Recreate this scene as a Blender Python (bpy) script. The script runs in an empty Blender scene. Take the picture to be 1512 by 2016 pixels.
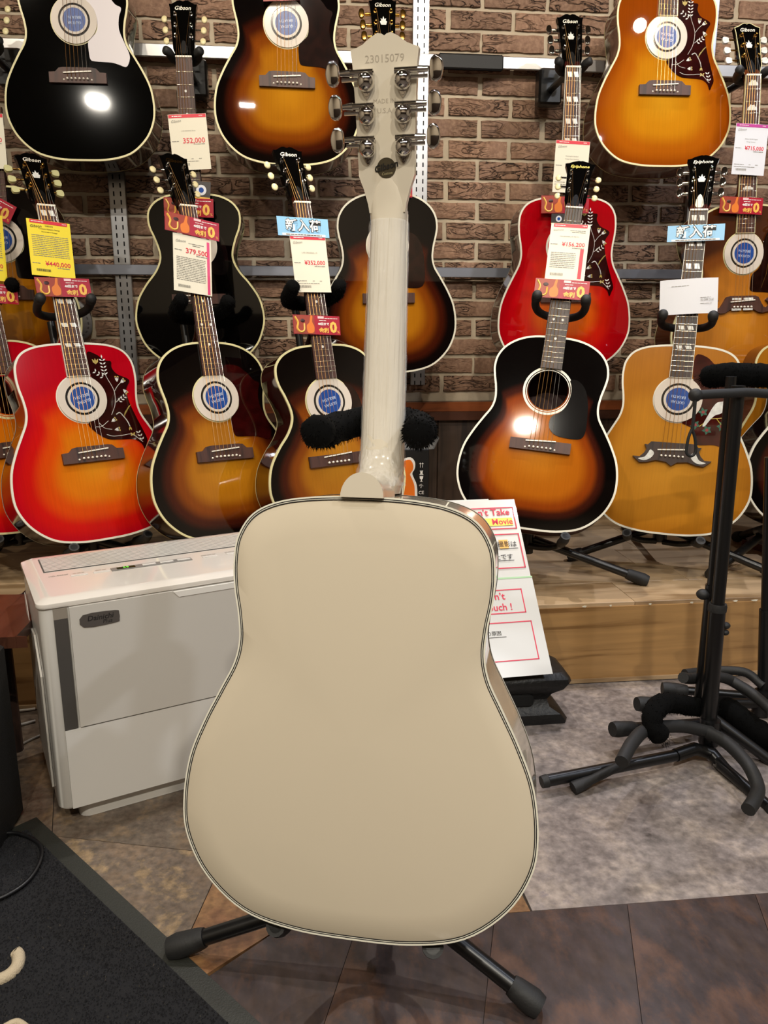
import bpy, math, random
from math import sin, cos, pi, radians as rad
from mathutils import Vector, Matrix
import numpy as np
random.seed(7)
SC = bpy.context.scene
COL = SC.collection

# ------------------------------------------------------------------ camera
FPX, PITCH, YAW, CAMH = 1515.0, rad(13), rad(6), 0.87
FW = Vector((sin(YAW)*cos(PITCH), cos(YAW)*cos(PITCH), -sin(PITCH)))
RT = Vector((cos(YAW), -sin(YAW), 0)); UP = RT.cross(FW)
CP = Vector((0, 0, CAMH))
cd = bpy.data.cameras.new('camera'); cam = bpy.data.objects.new('camera', cd); COL.objects.link(cam)
cd.sensor_fit = 'VERTICAL'; cd.sensor_height = 36; cd.lens = 36*FPX/2016; cd.clip_start = .05
cam.matrix_world = Matrix.Translation(CP) @ Matrix((RT, UP, -FW)).transposed().to_4x4()
SC.camera = cam

# ------------------------------------------------------------------ light
w = bpy.data.worlds.new('room_light'); SC.world = w; w.use_nodes = True
bg = w.node_tree.nodes['Background']; bg.inputs[0].default_value = (1, .86, .70, 1); bg.inputs[1].default_value = .2
SC.view_settings.view_transform = 'Standard'; SC.view_settings.look = 'None'
SC.view_settings.exposure = 0.0; SC.view_settings.gamma = 1.0; SC.view_settings.use_curve_mapping = False

def spot(loc, to, power, size=55, col=(1, .87, .70), rad_=.03, blend=.5, nm='ceiling_spot'):
    l = bpy.data.lights.new(nm, 'SPOT'); l.energy = power; l.spot_size = rad(size); l.spot_blend = blend
    l.color = col; l.shadow_soft_size = rad_
    o = bpy.data.objects.new(nm, l); COL.objects.link(o); o.location = loc
    o.rotation_euler = (Vector(to)-Vector(loc)).to_track_quat('-Z', 'Y').to_euler()
def area(loc, to, power, sx, sy, col=(1, .93, .84), nm='ceiling_panel_light'):
    l = bpy.data.lights.new(nm, 'AREA'); l.energy = power; l.shape = 'RECTANGLE'; l.size = sx; l.size_y = sy; l.color = col
    o = bpy.data.objects.new(nm, l); COL.objects.link(o); o.location = loc
    o.rotation_euler = (Vector(to)-Vector(loc)).to_track_quat('-Z', 'Y').to_euler()
# track of spots aimed at the wall
for x, tx, tz, p in ((-1.3, -.9, .9, 30), (-.6, -.55, 1.3, 30), (.2, .55, 1.5, 60), (.75, 1.0, 1.15, 38), (1.5, 1.2, .9, 34)):
    spot((x, .85, 2.72), (tx, 2.6, tz), p, 64)
# spots over the stage that throw shadows towards the viewer
spot((.20, 2.10, 2.72), (.12, .95, 0), 95, 62, (1, .92, .82), .025)
spot((1.25, 2.25, 2.72), (.95, 1.3, 0), 80, 62, (.86, .88, 1), .025)
spot((-.9, 1.3, 2.72), (-.3, 1.5, .3), 30, 60, (1, .92, .82), .04)
# short ceiling strip lamps over the aisle behind the viewer
for x, y, p, c in ((-1.3, -.7, 25, (1, .93, .80)), (-.35, -1.3, 36, (1, .93, .80)), (.6, -1.0, 36, (1, .93, .80)), (1.6, -.5, 20, (.88, .92, 1)), (-.1, .25, 8, (1, .93, .80)), (2.3, .9, 14, (.80, .86, 1))):
    area((x, y, 2.78), (x*.8, y+.6, 0), p, .10, .035, c, 'strip_lamp')

# ------------------------------------------------------------------ helpers
def ray(px, py): return FW + RT*((px-756)/FPX) - UP*((py-1008)/FPX)
def atY(px, py, Y):
    d = ray(px, py); return CP + d*(Y/d.y)
def atZ(px, py, Z=0.0):
    d = ray(px, py); return CP + d*((Z-CAMH)/d.z)
def lin(c):
    if isinstance(c, str): c = [int(c[i:i+2], 16)/255 for i in (0, 2, 4)]
    return tuple((v/12.92 if v <= .04045 else ((v+.055)/1.055)**2.4) for v in c[:3]) + (1,)

def tag(o, label=None, cat=None, group=None, kind=None):
    if label: o['label'] = label
    if cat: o['category'] = cat
    if group: o['group'] = group
    if kind: o['kind'] = kind
    return o
def empty(name, M, label=None, cat=None, group=None):
    o = bpy.data.objects.new(name, None); COL.objects.link(o); o.empty_display_size = .05
    o.matrix_world = M if isinstance(M, Matrix) else Matrix.Translation(M)
    return tag(o, label, cat, group)
def link(name, me, parent=None, M=None):
    o = bpy.data.objects.new(name, me); COL.objects.link(o)
    if parent is not None: o.parent = parent
    if M is not None: o.matrix_local = M
    return o

class MB:
    def __init__(s): s.v = []; s.f = []; s.mi = []; s.cur = 0
    def add(s, vs, fs, M=None):
        b = len(s.v)
        s.v += [tuple(M @ Vector(p)) if M else tuple(p) for p in vs]
        for f in fs: s.f.append([b+i for i in f]); s.mi.append(s.cur)
        return s
    def box(s, c, d, M=None, bev=0):
        x, y, z = (d[0]/2, d[1]/2, d[2]/2)
        if not bev:
            vs = [(c[0]+i*x, c[1]+j*y, c[2]+k*z) for k in (-1, 1) for j in (-1, 1) for i in (-1, 1)]
            return s.add(vs, [(0, 2, 3, 1), (4, 5, 7, 6), (0, 1, 5, 4), (2, 6, 7, 3), (0, 4, 6, 2), (1, 3, 7, 5)], M)
        b = min(bev, x, y, z)*.999; r = []
        def ring(ix, iy, zz): return [(c[0]+sx*(x-ix)*1.0, c[1]+sy*(y-iy), c[2]+zz) for sx, sy, ix, iy in ()]
        # bevelled box = stack of octagon rings
        def octo(inx, zz):
            X, Y, B = x-inx, y-inx, max(b-inx*.0, 1e-5)
            return [(c[0]+p, c[1]+q, c[2]+zz) for p, q in ((X-B, -Y), (X, -Y+B), (X, Y-B), (X-B, Y), (-X+B, Y), (-X, Y-B), (-X, -Y+B), (-X+B, -Y))]
        R = octo(b, -z) + octo(0, -z+b) + octo(0, z-b) + octo(b, z)
        fs = [tuple(range(7, -1, -1)), tuple(range(24, 32))]
        for k in range(3):
            for i in range(8): fs.append((k*8+i, k*8+(i+1) % 8, k*8+8+(i+1) % 8, k*8+8+i))
        return s.add(R, fs, M)
    def prism(s, poly, z0, z1, M=None, inset=0):
        n = len(poly); a = sum(poly[i][0]*poly[(i+1) % n][1]-poly[(i+1) % n][0]*poly[i][1] for i in range(n))
        if a < 0: poly = poly[::-1]
        vs = [(p[0], p[1], z0) for p in poly]+[(p[0], p[1], z1) for p in poly]
        fs = [tuple(range(n-1, -1, -1)), tuple(range(n, 2*n))]+[(i, (i+1) % n, n+(i+1) % n, n+i) for i in range(n)]
        return s.add(vs, fs, M)
    def loft(s, rings, close=True, cap=True, M=None):
        n = len(rings[0]); vs = [p for r in rings for p in r]; fs = []
        for k in range(len(rings)-1):
            for i in range(n if close else n-1):
                fs.append((k*n+i, k*n+(i+1) % n, (k+1)*n+(i+1) % n, (k+1)*n+i))
        if cap: fs += [tuple(range(n-1, -1, -1)), tuple(range((len(rings)-1)*n, len(rings)*n))]
        return s.add(vs, fs, M)
    def tube(s, path, r, n=10, M=None, cap=True, noise=0):
        P = [Vector(p) for p in path]; rings = []; up = None
        for i, p in enumerate(P):
            t = ((P[min(i+1, len(P)-1)]-P[max(i-1, 0)])).normalized()
            if up is None: up = Vector((0, 0, 1)) if abs(t.z) < .9 else Vector((1, 0, 0))
            sx = t.cross(up).normalized(); up = sx.cross(t).normalized()
            rr = r[i] if isinstance(r, (list, tuple)) else r
            rings.append([tuple(p+(sx*cos(2*pi*k/n)+up*sin(2*pi*k/n))*rr*(1+noise*random.uniform(-1, 1))) for k in range(n)])
        return s.loft(rings, True, cap, M)
    def lathe(s, prof, n=24, M=None):   # prof (r, z)
        rings = [[(max(r, 1e-5)*cos(2*pi*k/n), max(r, 1e-5)*sin(2*pi*k/n), z) for k in range(n)] for r, z in prof]
        return s.loft(rings, True, True, M)
    def sph(s, c, r, n=12, m=8, M=None):
        r = r if isinstance(r, (tuple, list)) else (r, r, r)
        rings = [[(c[0]+r[0]*sin(pi*j/m)*cos(2*pi*k/n), c[1]+r[1]*sin(pi*j/m)*sin(2*pi*k/n), c[2]-r[2]*cos(pi*j/m)) for k in range(n)] for j in range(1, m)]
        b = len(s.v); s.loft(rings, True, False, M)
        q = [(c[0], c[1], c[2]-r[2]), (c[0], c[1], c[2]+r[2])]
        e = len(s.v); s.v += [tuple(M @ Vector(p)) if M else p for p in q]; L = b+(m-2)*n
        for k in range(n):
            s.f.append([b+(k+1) % n, b+k, e]); s.f.append([L+k, L+(k+1) % n, e+1]); s.mi += [s.cur]*2
        return s
    def mesh(s, name, mats, smooth=35):
        me = bpy.data.meshes.new(name); me.from_pydata(s.v, [], s.f)
        for m in (mats if isinstance(mats, (list, tuple)) else [mats]): me.materials.append(m)
        if any(s.mi): me.polygons.foreach_set('material_index', s.mi)
        if smooth:
            me.polygons.foreach_set('use_smooth', [True]*len(me.polygons)); me.set_sharp_from_angle(angle=rad(smooth))
        me.update(); return me
    def obj(s, name, mats, parent=None, smooth=35, M=None): return link(name, s.mesh(name, mats, smooth), parent, M)

def sm(path, n=6):          # Catmull-Rom through points
    P = [Vector(p) for p in path]; P = [P[0]*2-P[1]]+P+[P[-1]*2-P[-2]]; out = []
    for i in range(1, len(P)-2):
        a, b, c, d = P[i-1:i+3]
        for k in range(n):
            t = k/n; out.append(.5*((2*b)+(c-a)*t+(2*a-5*b+4*c-d)*t*t+(3*b-a-3*c+d)*t**3))
    out.append(P[-2]); return out
def smclosed(poly, n=5):
    P = [Vector((p[0], p[1], 0)) for p in poly]; N = len(P); out = []
    for i in range(N):
        a, b, c, d = P[i-1], P[i], P[(i+1) % N], P[(i+2) % N]
        for k in range(n):
            t = k/n; q = .5*((2*b)+(c-a)*t+(2*a-5*b+4*c-d)*t*t+(3*b-a-3*c+d)*t**3); out.append((q.x, q.y))
    return out

# ------------------------------------------------------------------ materials
MATS = {}
def newmat(name):
    m = bpy.data.materials.new(name); m.use_nodes = True; nt = m.node_tree
    return m, nt, nt.nodes['Principled BSDF']
def N(nt, t, **kw):
    n = nt.nodes.new(t)
    for k, v in kw.items(): setattr(n, k, v)
    return n
def plain(name, col, rough=.4, metal=0, bump=0, bscale=200, coat=0, var=0, vscale=30, emit=0, alpha=1, spec=.5, stretch=None):
    if name in MATS: return MATS[name]
    m, nt, b = newmat(name); c = lin(col)
    b.inputs['Base Color'].default_value = c; b.inputs['Roughness'].default_value = rough; b.inputs['Metallic'].default_value = metal
    b.inputs['Specular IOR Level'].default_value = spec
    if coat: b.inputs['Coat Weight'].default_value = coat; b.inputs['Coat Roughness'].default_value = .03
    if emit: b.inputs['Emission Color'].default_value = c; b.inputs['Emission Strength'].default_value = emit
    if alpha < 1: b.inputs['Alpha'].default_value = alpha
    tc = N(nt, 'ShaderNodeTexCoord'); mp = N(nt, 'ShaderNodeMapping'); nt.links.new(tc.outputs['Object'], mp.inputs[0])
    if stretch: mp.inputs['Scale'].default_value = stretch
    if var:
        nz = N(nt, 'ShaderNodeTexNoise'); nz.inputs['Scale'].default_value = vscale; nz.inputs['Detail'].default_value = 5
        nt.links.new(mp.outputs[0], nz.inputs['Vector'])
        hs = N(nt, 'ShaderNodeHueSaturation'); hs.inputs['Color'].default_value = c
        mr = N(nt, 'ShaderNodeMapRange'); mr.inputs[1].default_value = .3; mr.inputs[2].default_value = .7
        mr.inputs[3].default_value = 1-var; mr.inputs[4].default_value = 1+var
        nt.links.new(nz.outputs['Fac'], mr.inputs[0]); nt.links.new(mr.outputs[0], hs.inputs['Value']); nt.links.new(hs.outputs[0], b.inputs['Base Color'])
    if bump:
        nz = N(nt, 'ShaderNodeTexNoise'); nz.inputs['Scale'].default_value = bscale; nz.inputs['Detail'].default_value = 4
        nt.links.new(mp.outputs[0], nz.inputs['Vector'])
        bp = N(nt, 'ShaderNodeBump'); bp.inputs['Strength'].default_value = bump; bp.inputs['Distance'].default_value = .002
        nt.links.new(nz.outputs['Fac'], bp.inputs['Height']); nt.links.new(bp.outputs[0], b.inputs['Normal'])
    MATS[name] = m; return m
def ramp(nt, stops, interp='EASE'):
    r = N(nt, 'ShaderNodeValToRGB'); cr = r.color_ramp; cr.interpolation = interp
    while len(cr.elements) < len(stops): cr.elements.new(.5)
    for e, (p, c) in zip(cr.elements, stops): e.position = p; e.color = lin(c)
    return r
def burst(name, stops, rough=.014, grain=.10):
    if name in MATS: return MATS[name]
    m, nt, b = newmat(name)
    at = N(nt, 'ShaderNodeAttribute', attribute_name='burst'); r = ramp(nt, stops)
    nt.links.new(at.outputs['Fac'], r.inputs[0])
    tc = N(nt, 'ShaderNodeTexCoord'); mp = N(nt, 'ShaderNodeMapping'); mp.inputs['Scale'].default_value = (260, 5, 1)
    nz = N(nt, 'ShaderNodeTexNoise'); nz.inputs['Scale'].default_value = 1; nz.inputs['Detail'].default_value = 3
    nt.links.new(tc.outputs['Object'], mp.inputs[0]); nt.links.new(mp.outputs[0], nz.inputs['Vector'])
    n2 = N(nt, 'ShaderNodeTexNoise'); n2.inputs['Scale'].default_value = 9; nt.links.new(tc.outputs['Object'], n2.inputs['Vector'])
    ad = N(nt, 'ShaderNodeMath', operation='ADD'); nt.links.new(nz.outputs['Fac'], ad.inputs[0]); nt.links.new(n2.outputs['Fac'], ad.inputs[1])
    mr = N(nt, 'ShaderNodeMapRange'); mr.inputs[1].default_value = .6; mr.inputs[2].default_value = 1.4; mr.inputs[3].default_value = 1-grain; mr.inputs[4].default_value = 1+grain
    hs = N(nt, 'ShaderNodeHueSaturation')
    nt.links.new(ad.outputs[0], mr.inputs[0]); nt.links.new(mr.outputs[0], hs.inputs['Value']); nt.links.new(r.outputs[0], hs.inputs['Color'])
    nt.links.new(hs.outputs[0], b.inputs['Base Color']); b.inputs['Roughness'].default_value = rough
    b.inputs['Coat Weight'].default_value = .3 if rough < .1 else 0; b.inputs['Specular IOR Level'].default_value = .4 if rough < .1 else .22; b.inputs['Coat Roughness'].default_value = .01
    MATS[name] = m; return m
def wood(name, c1, c2, scale=(3, 30, 30), rough=.45, knots=False, bump=.15, perobj=.0):
    if name in MATS: return MATS[name]
    m, nt, b = newmat(name)
    tc = N(nt, 'ShaderNodeTexCoord'); oi = N(nt, 'ShaderNodeObjectInfo')
    mp = N(nt, 'ShaderNodeMapping'); mp.inputs['Scale'].default_value = scale
    va = N(nt, 'ShaderNodeVectorMath', operation='ADD'); cx = N(nt, 'ShaderNodeCombineXYZ')
    ml = N(nt, 'ShaderNodeMath', operation='MULTIPLY'); ml.inputs[1].default_value = 37
    nt.links.new(oi.outputs['Random'], ml.inputs[0]); nt.links.new(ml.outputs[0], cx.inputs[0]); nt.links.new(ml.outputs[0], cx.inputs[1])
    nt.links.new(tc.outputs['Object'], mp.inputs[0]); nt.links.new(mp.outputs[0], va.inputs[0]); nt.links.new(cx.outputs[0], va.inputs[1])
    nz = N(nt, 'ShaderNodeTexNoise'); nz.inputs['Scale'].default_value = 1; nz.inputs['Detail'].default_value = 8; nz.inputs['Distortion'].default_value = .8
    nt.links.new(va.outputs[0], nz.inputs['Vector'])
    r = ramp(nt, [(.32, c2), (.5, c1), (.68, [min(1, v*1.08) for v in [int(c1[i:i+2], 16)/255 for i in (0, 2, 4)]])])
    nt.links.new(nz.outputs['Fac'], r.inputs[0]); out = r.outputs[0]
    if knots:
        m2 = N(nt, 'ShaderNodeMapping'); m2.inputs['Scale'].default_value = (5, 5, 8.5)
        vo = N(nt, 'ShaderNodeTexVoronoi'); vo.inputs['Scale'].default_value = 1; nt.links.new(tc.outputs['Object'], m2.inputs[0]); nt.links.new(m2.outputs[0], vo.inputs['Vector'])
        kr = ramp(nt, [(.0, '4a2c14'), (.07, '6b4522'), (.13, 'ffffff')]); nt.links.new(vo.outputs['Distance'], kr.inputs[0])
        mx = N(nt, 'ShaderNodeMix', data_type='RGBA', blend_type='MULTIPLY'); mx.inputs[0].default_value = .8
        nt.links.new(out, mx.inputs[6]); nt.links.new(kr.outputs[0], mx.inputs[7]); out = mx.outputs[2]
    if perobj:
        hs = N(nt, 'ShaderNodeHueSaturation'); mr = N(nt, 'ShaderNodeMapRange'); mr.inputs[3].default_value = 1-perobj; mr.inputs[4].default_value = 1+perobj
        nt.links.new(oi.outputs['Random'], mr.inputs[0]); nt.links.new(mr.outputs[0], hs.inputs['Value']); nt.links.new(out, hs.inputs['Color']); out = hs.outputs[0]
    nt.links.new(out, b.inputs['Base Color']); b.inputs['Roughness'].default_value = rough
    bp = N(nt, 'ShaderNodeBump'); bp.inputs['Strength'].default_value = bump; bp.inputs['Distance'].default_value = .001
    nt.links.new(nz.outputs['Fac'], bp.inputs['Height']); nt.links.new(bp.outputs[0], b.inputs['Normal'])
    MATS[name] = m; return m
def stone(name, cols, scale=7, rough=.3, stretch=(1, 1, 1), bump=.25):
    m, nt, b = newmat(name)
    tc = N(nt, 'ShaderNodeTexCoord'); mp = N(nt, 'ShaderNodeMapping'); mp.inputs['Scale'].default_value = stretch
    nt.links.new(tc.outputs['Object'], mp.inputs[0])
    nz = N(nt, 'ShaderNodeTexNoise'); nz.inputs['Scale'].default_value = scale; nz.inputs['Detail'].default_value = 9; nz.inputs['Roughness'].default_value = .72; nz.inputs['Distortion'].default_value = .15
    nt.links.new(mp.outputs[0], nz.inputs['Vector'])
    r = ramp(nt, [(.3+.4*i/(len(cols)-1), c) for i, c in enumerate(cols)], 'LINEAR'); nt.links.new(nz.outputs['Fac'], r.inputs[0])
    n2 = N(nt, 'ShaderNodeTexNoise'); n2.inputs['Scale'].default_value = scale*7; n2.inputs['Detail'].default_value = 6; nt.links.new(mp.outputs[0], n2.inputs['Vector'])
    mr = N(nt, 'ShaderNodeMapRange'); mr.inputs[1].default_value = .3; mr.inputs[2].default_value = .7; mr.inputs[3].default_value = .66; mr.inputs[4].default_value = 1.30
    nt.links.new(n2.outputs['Fac'], mr.inputs[0]); hs = N(nt, 'ShaderNodeHueSaturation'); nt.links.new(r.outputs[0], hs.inputs['Color']); nt.links.new(mr.outputs[0], hs.inputs['Value'])
    nt.links.new(hs.outputs[0], b.inputs['Base Color']); b.inputs['Roughness'].default_value = rough
    bp = N(nt, 'ShaderNodeBump'); bp.inputs['Strength'].default_value = bump; bp.inputs['Distance'].default_value = .0015
    nt.links.new(n2.outputs['Fac'], bp.inputs['Height']); nt.links.new(bp.outputs[0], b.inputs['Normal'])
    MATS[name] = m; return m
def brickmat():
    m, nt, b = newmat('brick_clay')
    tc = N(nt, 'ShaderNodeTexCoord'); oi = N(nt, 'ShaderNodeObjectInfo')
    cx = N(nt, 'ShaderNodeCombineXYZ'); ml = N(nt, 'ShaderNodeMath', operation='MULTIPLY'); ml.inputs[1].default_value = 50
    nt.links.new(oi.outputs['Random'], ml.inputs[0])
    for i in (0, 1, 2): nt.links.new(ml.outputs[0], cx.inputs[i])
    va = N(nt, 'ShaderNodeVectorMath', operation='ADD'); nt.links.new(tc.outputs['Object'], va.inputs[0]); nt.links.new(cx.outputs[0], va.inputs[1])
    mp = N(nt, 'ShaderNodeMapping'); mp.inputs['Scale'].default_value = (12, 1, 34); mp.inputs['Rotation'].default_value = (0, .12, 0); nt.links.new(va.outputs[0], mp.inputs[0])
    nz = N(nt, 'ShaderNodeTexNoise'); nz.inputs['Scale'].default_value = 1; nz.inputs['Detail'].default_value = 3; nz.inputs['Distortion'].default_value = 1.6
    nt.links.new(mp.outputs[0], nz.inputs['Vector'])
    # dark wandering cracks = narrow band around the noise's middle
    sb = N(nt, 'ShaderNodeMath', operation='SUBTRACT'); sb.inputs[1].default_value = .5; ab = N(nt, 'ShaderNodeMath', operation='ABSOLUTE')
    nt.links.new(nz.outputs['Fac'], sb.inputs[0]); nt.links.new(sb.outputs[0], ab.inputs[0])
    cr = ramp(nt, [(0, '35261d'), (.010, '5e4a3b'), (.028, 'ffffff')], 'LINEAR'); nt.links.new(ab.outputs[0], cr.inputs[0])
    n3 = N(nt, 'ShaderNodeTexNoise'); n3.inputs['Scale'].default_value = 5; nt.links.new(va.outputs[0], n3.inputs['Vector'])
    mk = N(nt, 'ShaderNodeMapRange'); mk.inputs[1].default_value = .36; mk.inputs[2].default_value = .58; nt.links.new(n3.outputs['Fac'], mk.inputs[0])
    fine = N(nt, 'ShaderNodeTexNoise'); fine.inputs['Scale'].default_value = 90; fine.inputs['Detail'].default_value = 5; nt.links.new(va.outputs[0], fine.inputs['Vector'])
    base = ramp(nt, [(.25, '775946'), (.5, '8b6b56'), (.75, 'a08068')], 'LINEAR'); nt.links.new(fine.outputs['Fac'], base.inputs[0])
    mx = N(nt, 'ShaderNodeMix', data_type='RGBA', blend_type='MULTIPLY')
    nt.links.new(mk.outputs[0], mx.inputs[0]); nt.links.new(base.outputs[0], mx.inputs[6]); nt.links.new(cr.outputs[0], mx.inputs[7])
    hs = N(nt, 'ShaderNodeHueSaturation'); mr = N(nt, 'ShaderNodeMapRange'); mr.inputs[3].default_value = .78; mr.inputs[4].default_value = 1.15
    nt.links.new(oi.outputs['Random'], mr.inputs[0]); nt.links.new(mr.outputs[0], hs.inputs['Value']); nt.links.new(mx.outputs[2], hs.inputs['Color'])
    nt.links.new(hs.outputs[0], b.inputs['Base Color']); b.inputs['Roughness'].default_value = .75
    bp = N(nt, 'ShaderNodeBump'); bp.inputs['Strength'].default_value = .9; bp.inputs['Distance'].default_value = .008
    m2 = N(nt, 'ShaderNodeMath', operation='MULTIPLY'); nt.links.new(mk.outputs[0], m2.inputs[1])
    mn = N(nt, 'ShaderNodeMath', operation='MINIMUM'); mn.inputs[1].default_value = .07; nt.links.new(ab.outputs[0], mn.inputs[0])
    m3 = N(nt, 'ShaderNodeMath', operation='MULTIPLY'); m3.inputs[1].default_value = 10; nt.links.new(mn.outputs[0], m3.inputs[0]); nt.links.new(m3.outputs[0], m2.inputs[0])
    ad = N(nt, 'ShaderNodeMath', operation='MULTIPLY_ADD'); ad.inputs[1].default_value = .25; nt.links.new(fine.outputs['Fac'], ad.inputs[0]); nt.links.new(m2.outputs[0], ad.inputs[2])
    nt.links.new(ad.outputs[0], bp.inputs['Height']); nt.links.new(bp.outputs[0], b.inputs['Normal'])
    return m

M_BRICK = brickmat()
M_MORTAR = plain('mortar', 'b8aa94', .9, bump=.5, bscale=120, var=.12, vscale=14)
M_BLACK = plain('black_powder_coat', '0d0d0e', .32, spec=.5)
M_RUB = plain('black_rubber', '1b1b1b', .62, bump=.15, bscale=300)
M_FUR = plain('black_fur', '060606', .95, spec=.1)
M_CHROME = plain('chrome', 'd6d3cf', .06, metal=1)
M_GOLD = plain('gold_plate', 'c99a4a', .18, metal=1)
M_STEEL = plain('brushed_steel', 'b9babd', .32, metal=1, bump=.05, bscale=60, stretch=(1, 1, 30))
M_ALU = plain('silver_rail', 'c4c2c0', .33, metal=.85)
M_WHITEP = plain('white_plastic', 'd9d5cd', .28, spec=.45)
M_CREAMP = plain('cream_button', 'e6d9a8', .25)
M_GREENP = plain('green_keystone_button', 'c9c491', .25)
M_BONE = plain('bone', 'efe9da', .3)
M_BIND = plain('cream_binding', 'dcd3a0', .3)
M_BINDW = plain('white_binding', 'e0dccb', .3)
M_ROSE = wood('rosewood', '4a2c22', '2a1712', (60, 4, 10), .5)
M_ROSED = wood('dark_rosewood', '3a2a24', '1f1512', (60, 4, 10), .45)
M_STRING = plain('bronze_string', 'b98b52', .3, metal=1)
M_STRINGP = plain('steel_string', 'cfcac2', .25, metal=1)
M_FRET = plain('fret_wire', 'd8cfb8', .2, metal=1)
M_HEAD = plain('black_lacquer', '030303', .07, coat=.2)
M_PEARL = plain('mother_of_pearl', 'dcdcd6', .2, var=.18, vscale=90)
M_CARD = plain('card_white', 'e6e0cc', .45)
M_CARDB = plain('card_cool_white', 'dfe1e8', .45)
M_YEL = plain('card_yellow', 'f3dc2e', .45)
M_RED = plain('print_red', 'd8283c', .45)
M_PURP = plain('print_purple', 'b8358f', .45)
M_GREY = plain('print_grey', '8d8980', .6)
M_INK = plain('print_black', '1c1a1a', .6)
M_BANNER = plain('banner_crimson', 'a8132c', .35)
M_GOLDP = plain('print_gold', 'f0bd55', .4)
M_ORG = plain('print_orange', 'e07a25', .4)
M_BLUE = plain('banner_sky_blue', '8cc3ea', .4)
M_WHITE = plain('print_white', 'f4f2ee', .4)
M_DISC = plain('cover_blue', '1c4896', .25, coat=.3)
M_RING = plain('cover_white', 'd8cdc0', .18, coat=.4)

# ------------------------------------------------------------------ lettering
_tc = {}
def text_mesh(body, mat, bold=0.0, shear=0.0):
    k = (body, mat.name, bold, shear)
    if k in _tc: return _tc[k]
    c = bpy.data.curves.new('lettering', 'FONT'); c.body = body; c.align_x = 'CENTER'; c.align_y = 'CENTER'
    c.offset = bold; c.shear = shear; c.extrude = .01; c.resolution_u = 2
    o = bpy.data.objects.new('lettering', c); COL.objects.link(o)
    dg = bpy.context.evaluated_depsgraph_get(); dg.update()
    me = bpy.data.meshes.new_from_object(o.evaluated_get(dg)); me.materials.clear(); me.materials.append(mat)
    bpy.data.objects.remove(o)
    vs = np.array([v.co[:] for v in me.vertices]) if len(me.vertices) else np.zeros((1, 3))
    _tc[k] = (me, (vs[:, 0].min(), vs[:, 0].max(), vs[:, 1].min(), vs[:, 1].max())); return _tc[k]
def text(body, mat, parent, x, y, z, width=None, height=None, rot=0, bold=0.0, shear=0.0, name='lettering', M=None):
    me, (x0, x1, y0, y1) = text_mesh(body, mat, bold, shear)
    s = width/(x1-x0) if width else height/(y1-y0); sy = s if not (width and height) else height/(y1-y0)
    L = Matrix.Translation((x, y, z)) @ Matrix.Rotation(rot, 4, 'Z') @ Matrix.Diagonal((s, sy, min(s, .05), 1)) @ Matrix.Translation((-(x0+x1)/2, -(y0+y1)/2, 0))
    return link(name, me, parent, (M or Matrix()) @ L)
def bars(name, mat, parent, rows, z, h=.0012, M=None, seed=0):
    """lines of print too small to read: broken thin strips"""
    rg = random.Random(seed); mb = MB()
    for x0, x1, y in rows:
        x = x0
        while x < x1-.001:
            l = min(rg.uniform(.003, .012), x1-x); mb.box((x+l/2, y, z), (l, h, .0002)); x += l+.0012
    o = mb.obj(name, mat, parent, 0, M); o['kind'] = 'stuff'; return o

# ------------------------------------------------------------------ room
FLOOR = MB().box((0.3, .15, -.0315), (5.5, 5.3, .05)).obj('floor', plain('floor_subfloor', '4e453e', .8)); tag(FLOOR, kind='structure')
S_LIGHT = stone('tile_light_stone', ['4b4441', '716966', '847b77', '9b8f86', '746c70'], 9)
S_LEFT = stone('tile_sand_stone', ['4c4037', '736150', '63574d', '8d775a', '584c46'], 11)
S_UPLEFT = stone('tile_grey_stone', ['3c342e', '584b40', '60554a', '74614c', '493f38'], 11)
S_BROWN = stone('tile_rust_stone', ['573a28', '755238', '866442', '644530'], 11)
S_DARK = stone('tile_dark_slate', ['2a2320', '443833', '3e3636', '543f35', '413737', '4d413b'], 4, .25, (1.3, .8, 1))
def tile(poly, mat):
    cx_ = sum(p[0] for p in poly)/len(poly); cy_ = sum(p[1] for p in poly)/len(poly)
    pl = []
    for p in poly:
        d = Vector((p[0]-cx_, p[1]-cy_)); d *= (1-.0008/d.length); pl.append((d.x, d.y))
    b = MB().prism(pl, -.006, -.0004); b2 = b
    return b2.obj('floor_tile', mat, FLOOR, 0, Matrix.Translation((cx_, cy_, 0)))
tile([(.335, .993), (1.0, .990), (1.02, 1.765), (.30, 1.765)], S_LIGHT)
tile([(1.0, .990), (2.4, .982), (2.4, 1.765), (1.02, 1.765)], S_LIGHT)
tile([(-.058, .995), (.333, .993), (.320, 1.14), (-.15, 1.178), (-.182, 1.022), (-.215, .875)], S_BROWN)
tile([(-.15, 1.178), (-.462, 1.261), (-1.2, 1.44), (-1.2, .3), (-.36, .3), (-.215, .875), (-.182, 1.022)], S_LEFT)
tile([(-.15, 1.178), (.317, 1.14), (.30, 1.765), (-.6, 1.765), (-.462, 1.261)], S_UPLEFT)
tile([(-.462, 1.261), (-.6, 1.765), (-2.2, 1.765), (-2.2, 1.68), (-1.2, 1.44)], S_UPLEFT)
for i in range(-1, 8):
    xt = .276+.212*i; k = .33
    x0, x1 = (xt-.212 if i > -1 else -.058), xt
    for (ya, yb) in ((.993, .67), (.67, .35)):
        o0 = (ya-.993)*k; o1 = (yb-.993)*k
        if i == -1: tile([(x0+ (0 if ya > .9 else -.39), ya), (x1+o0, ya), (x1+o1, yb), (x0-.39 if ya > .9 else x0-.6, yb)], S_DARK)
        else: tile([(x0+o0, ya), (x1+o0, ya), (x1+o1, yb), (x0+o1, yb)], S_DARK)

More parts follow.
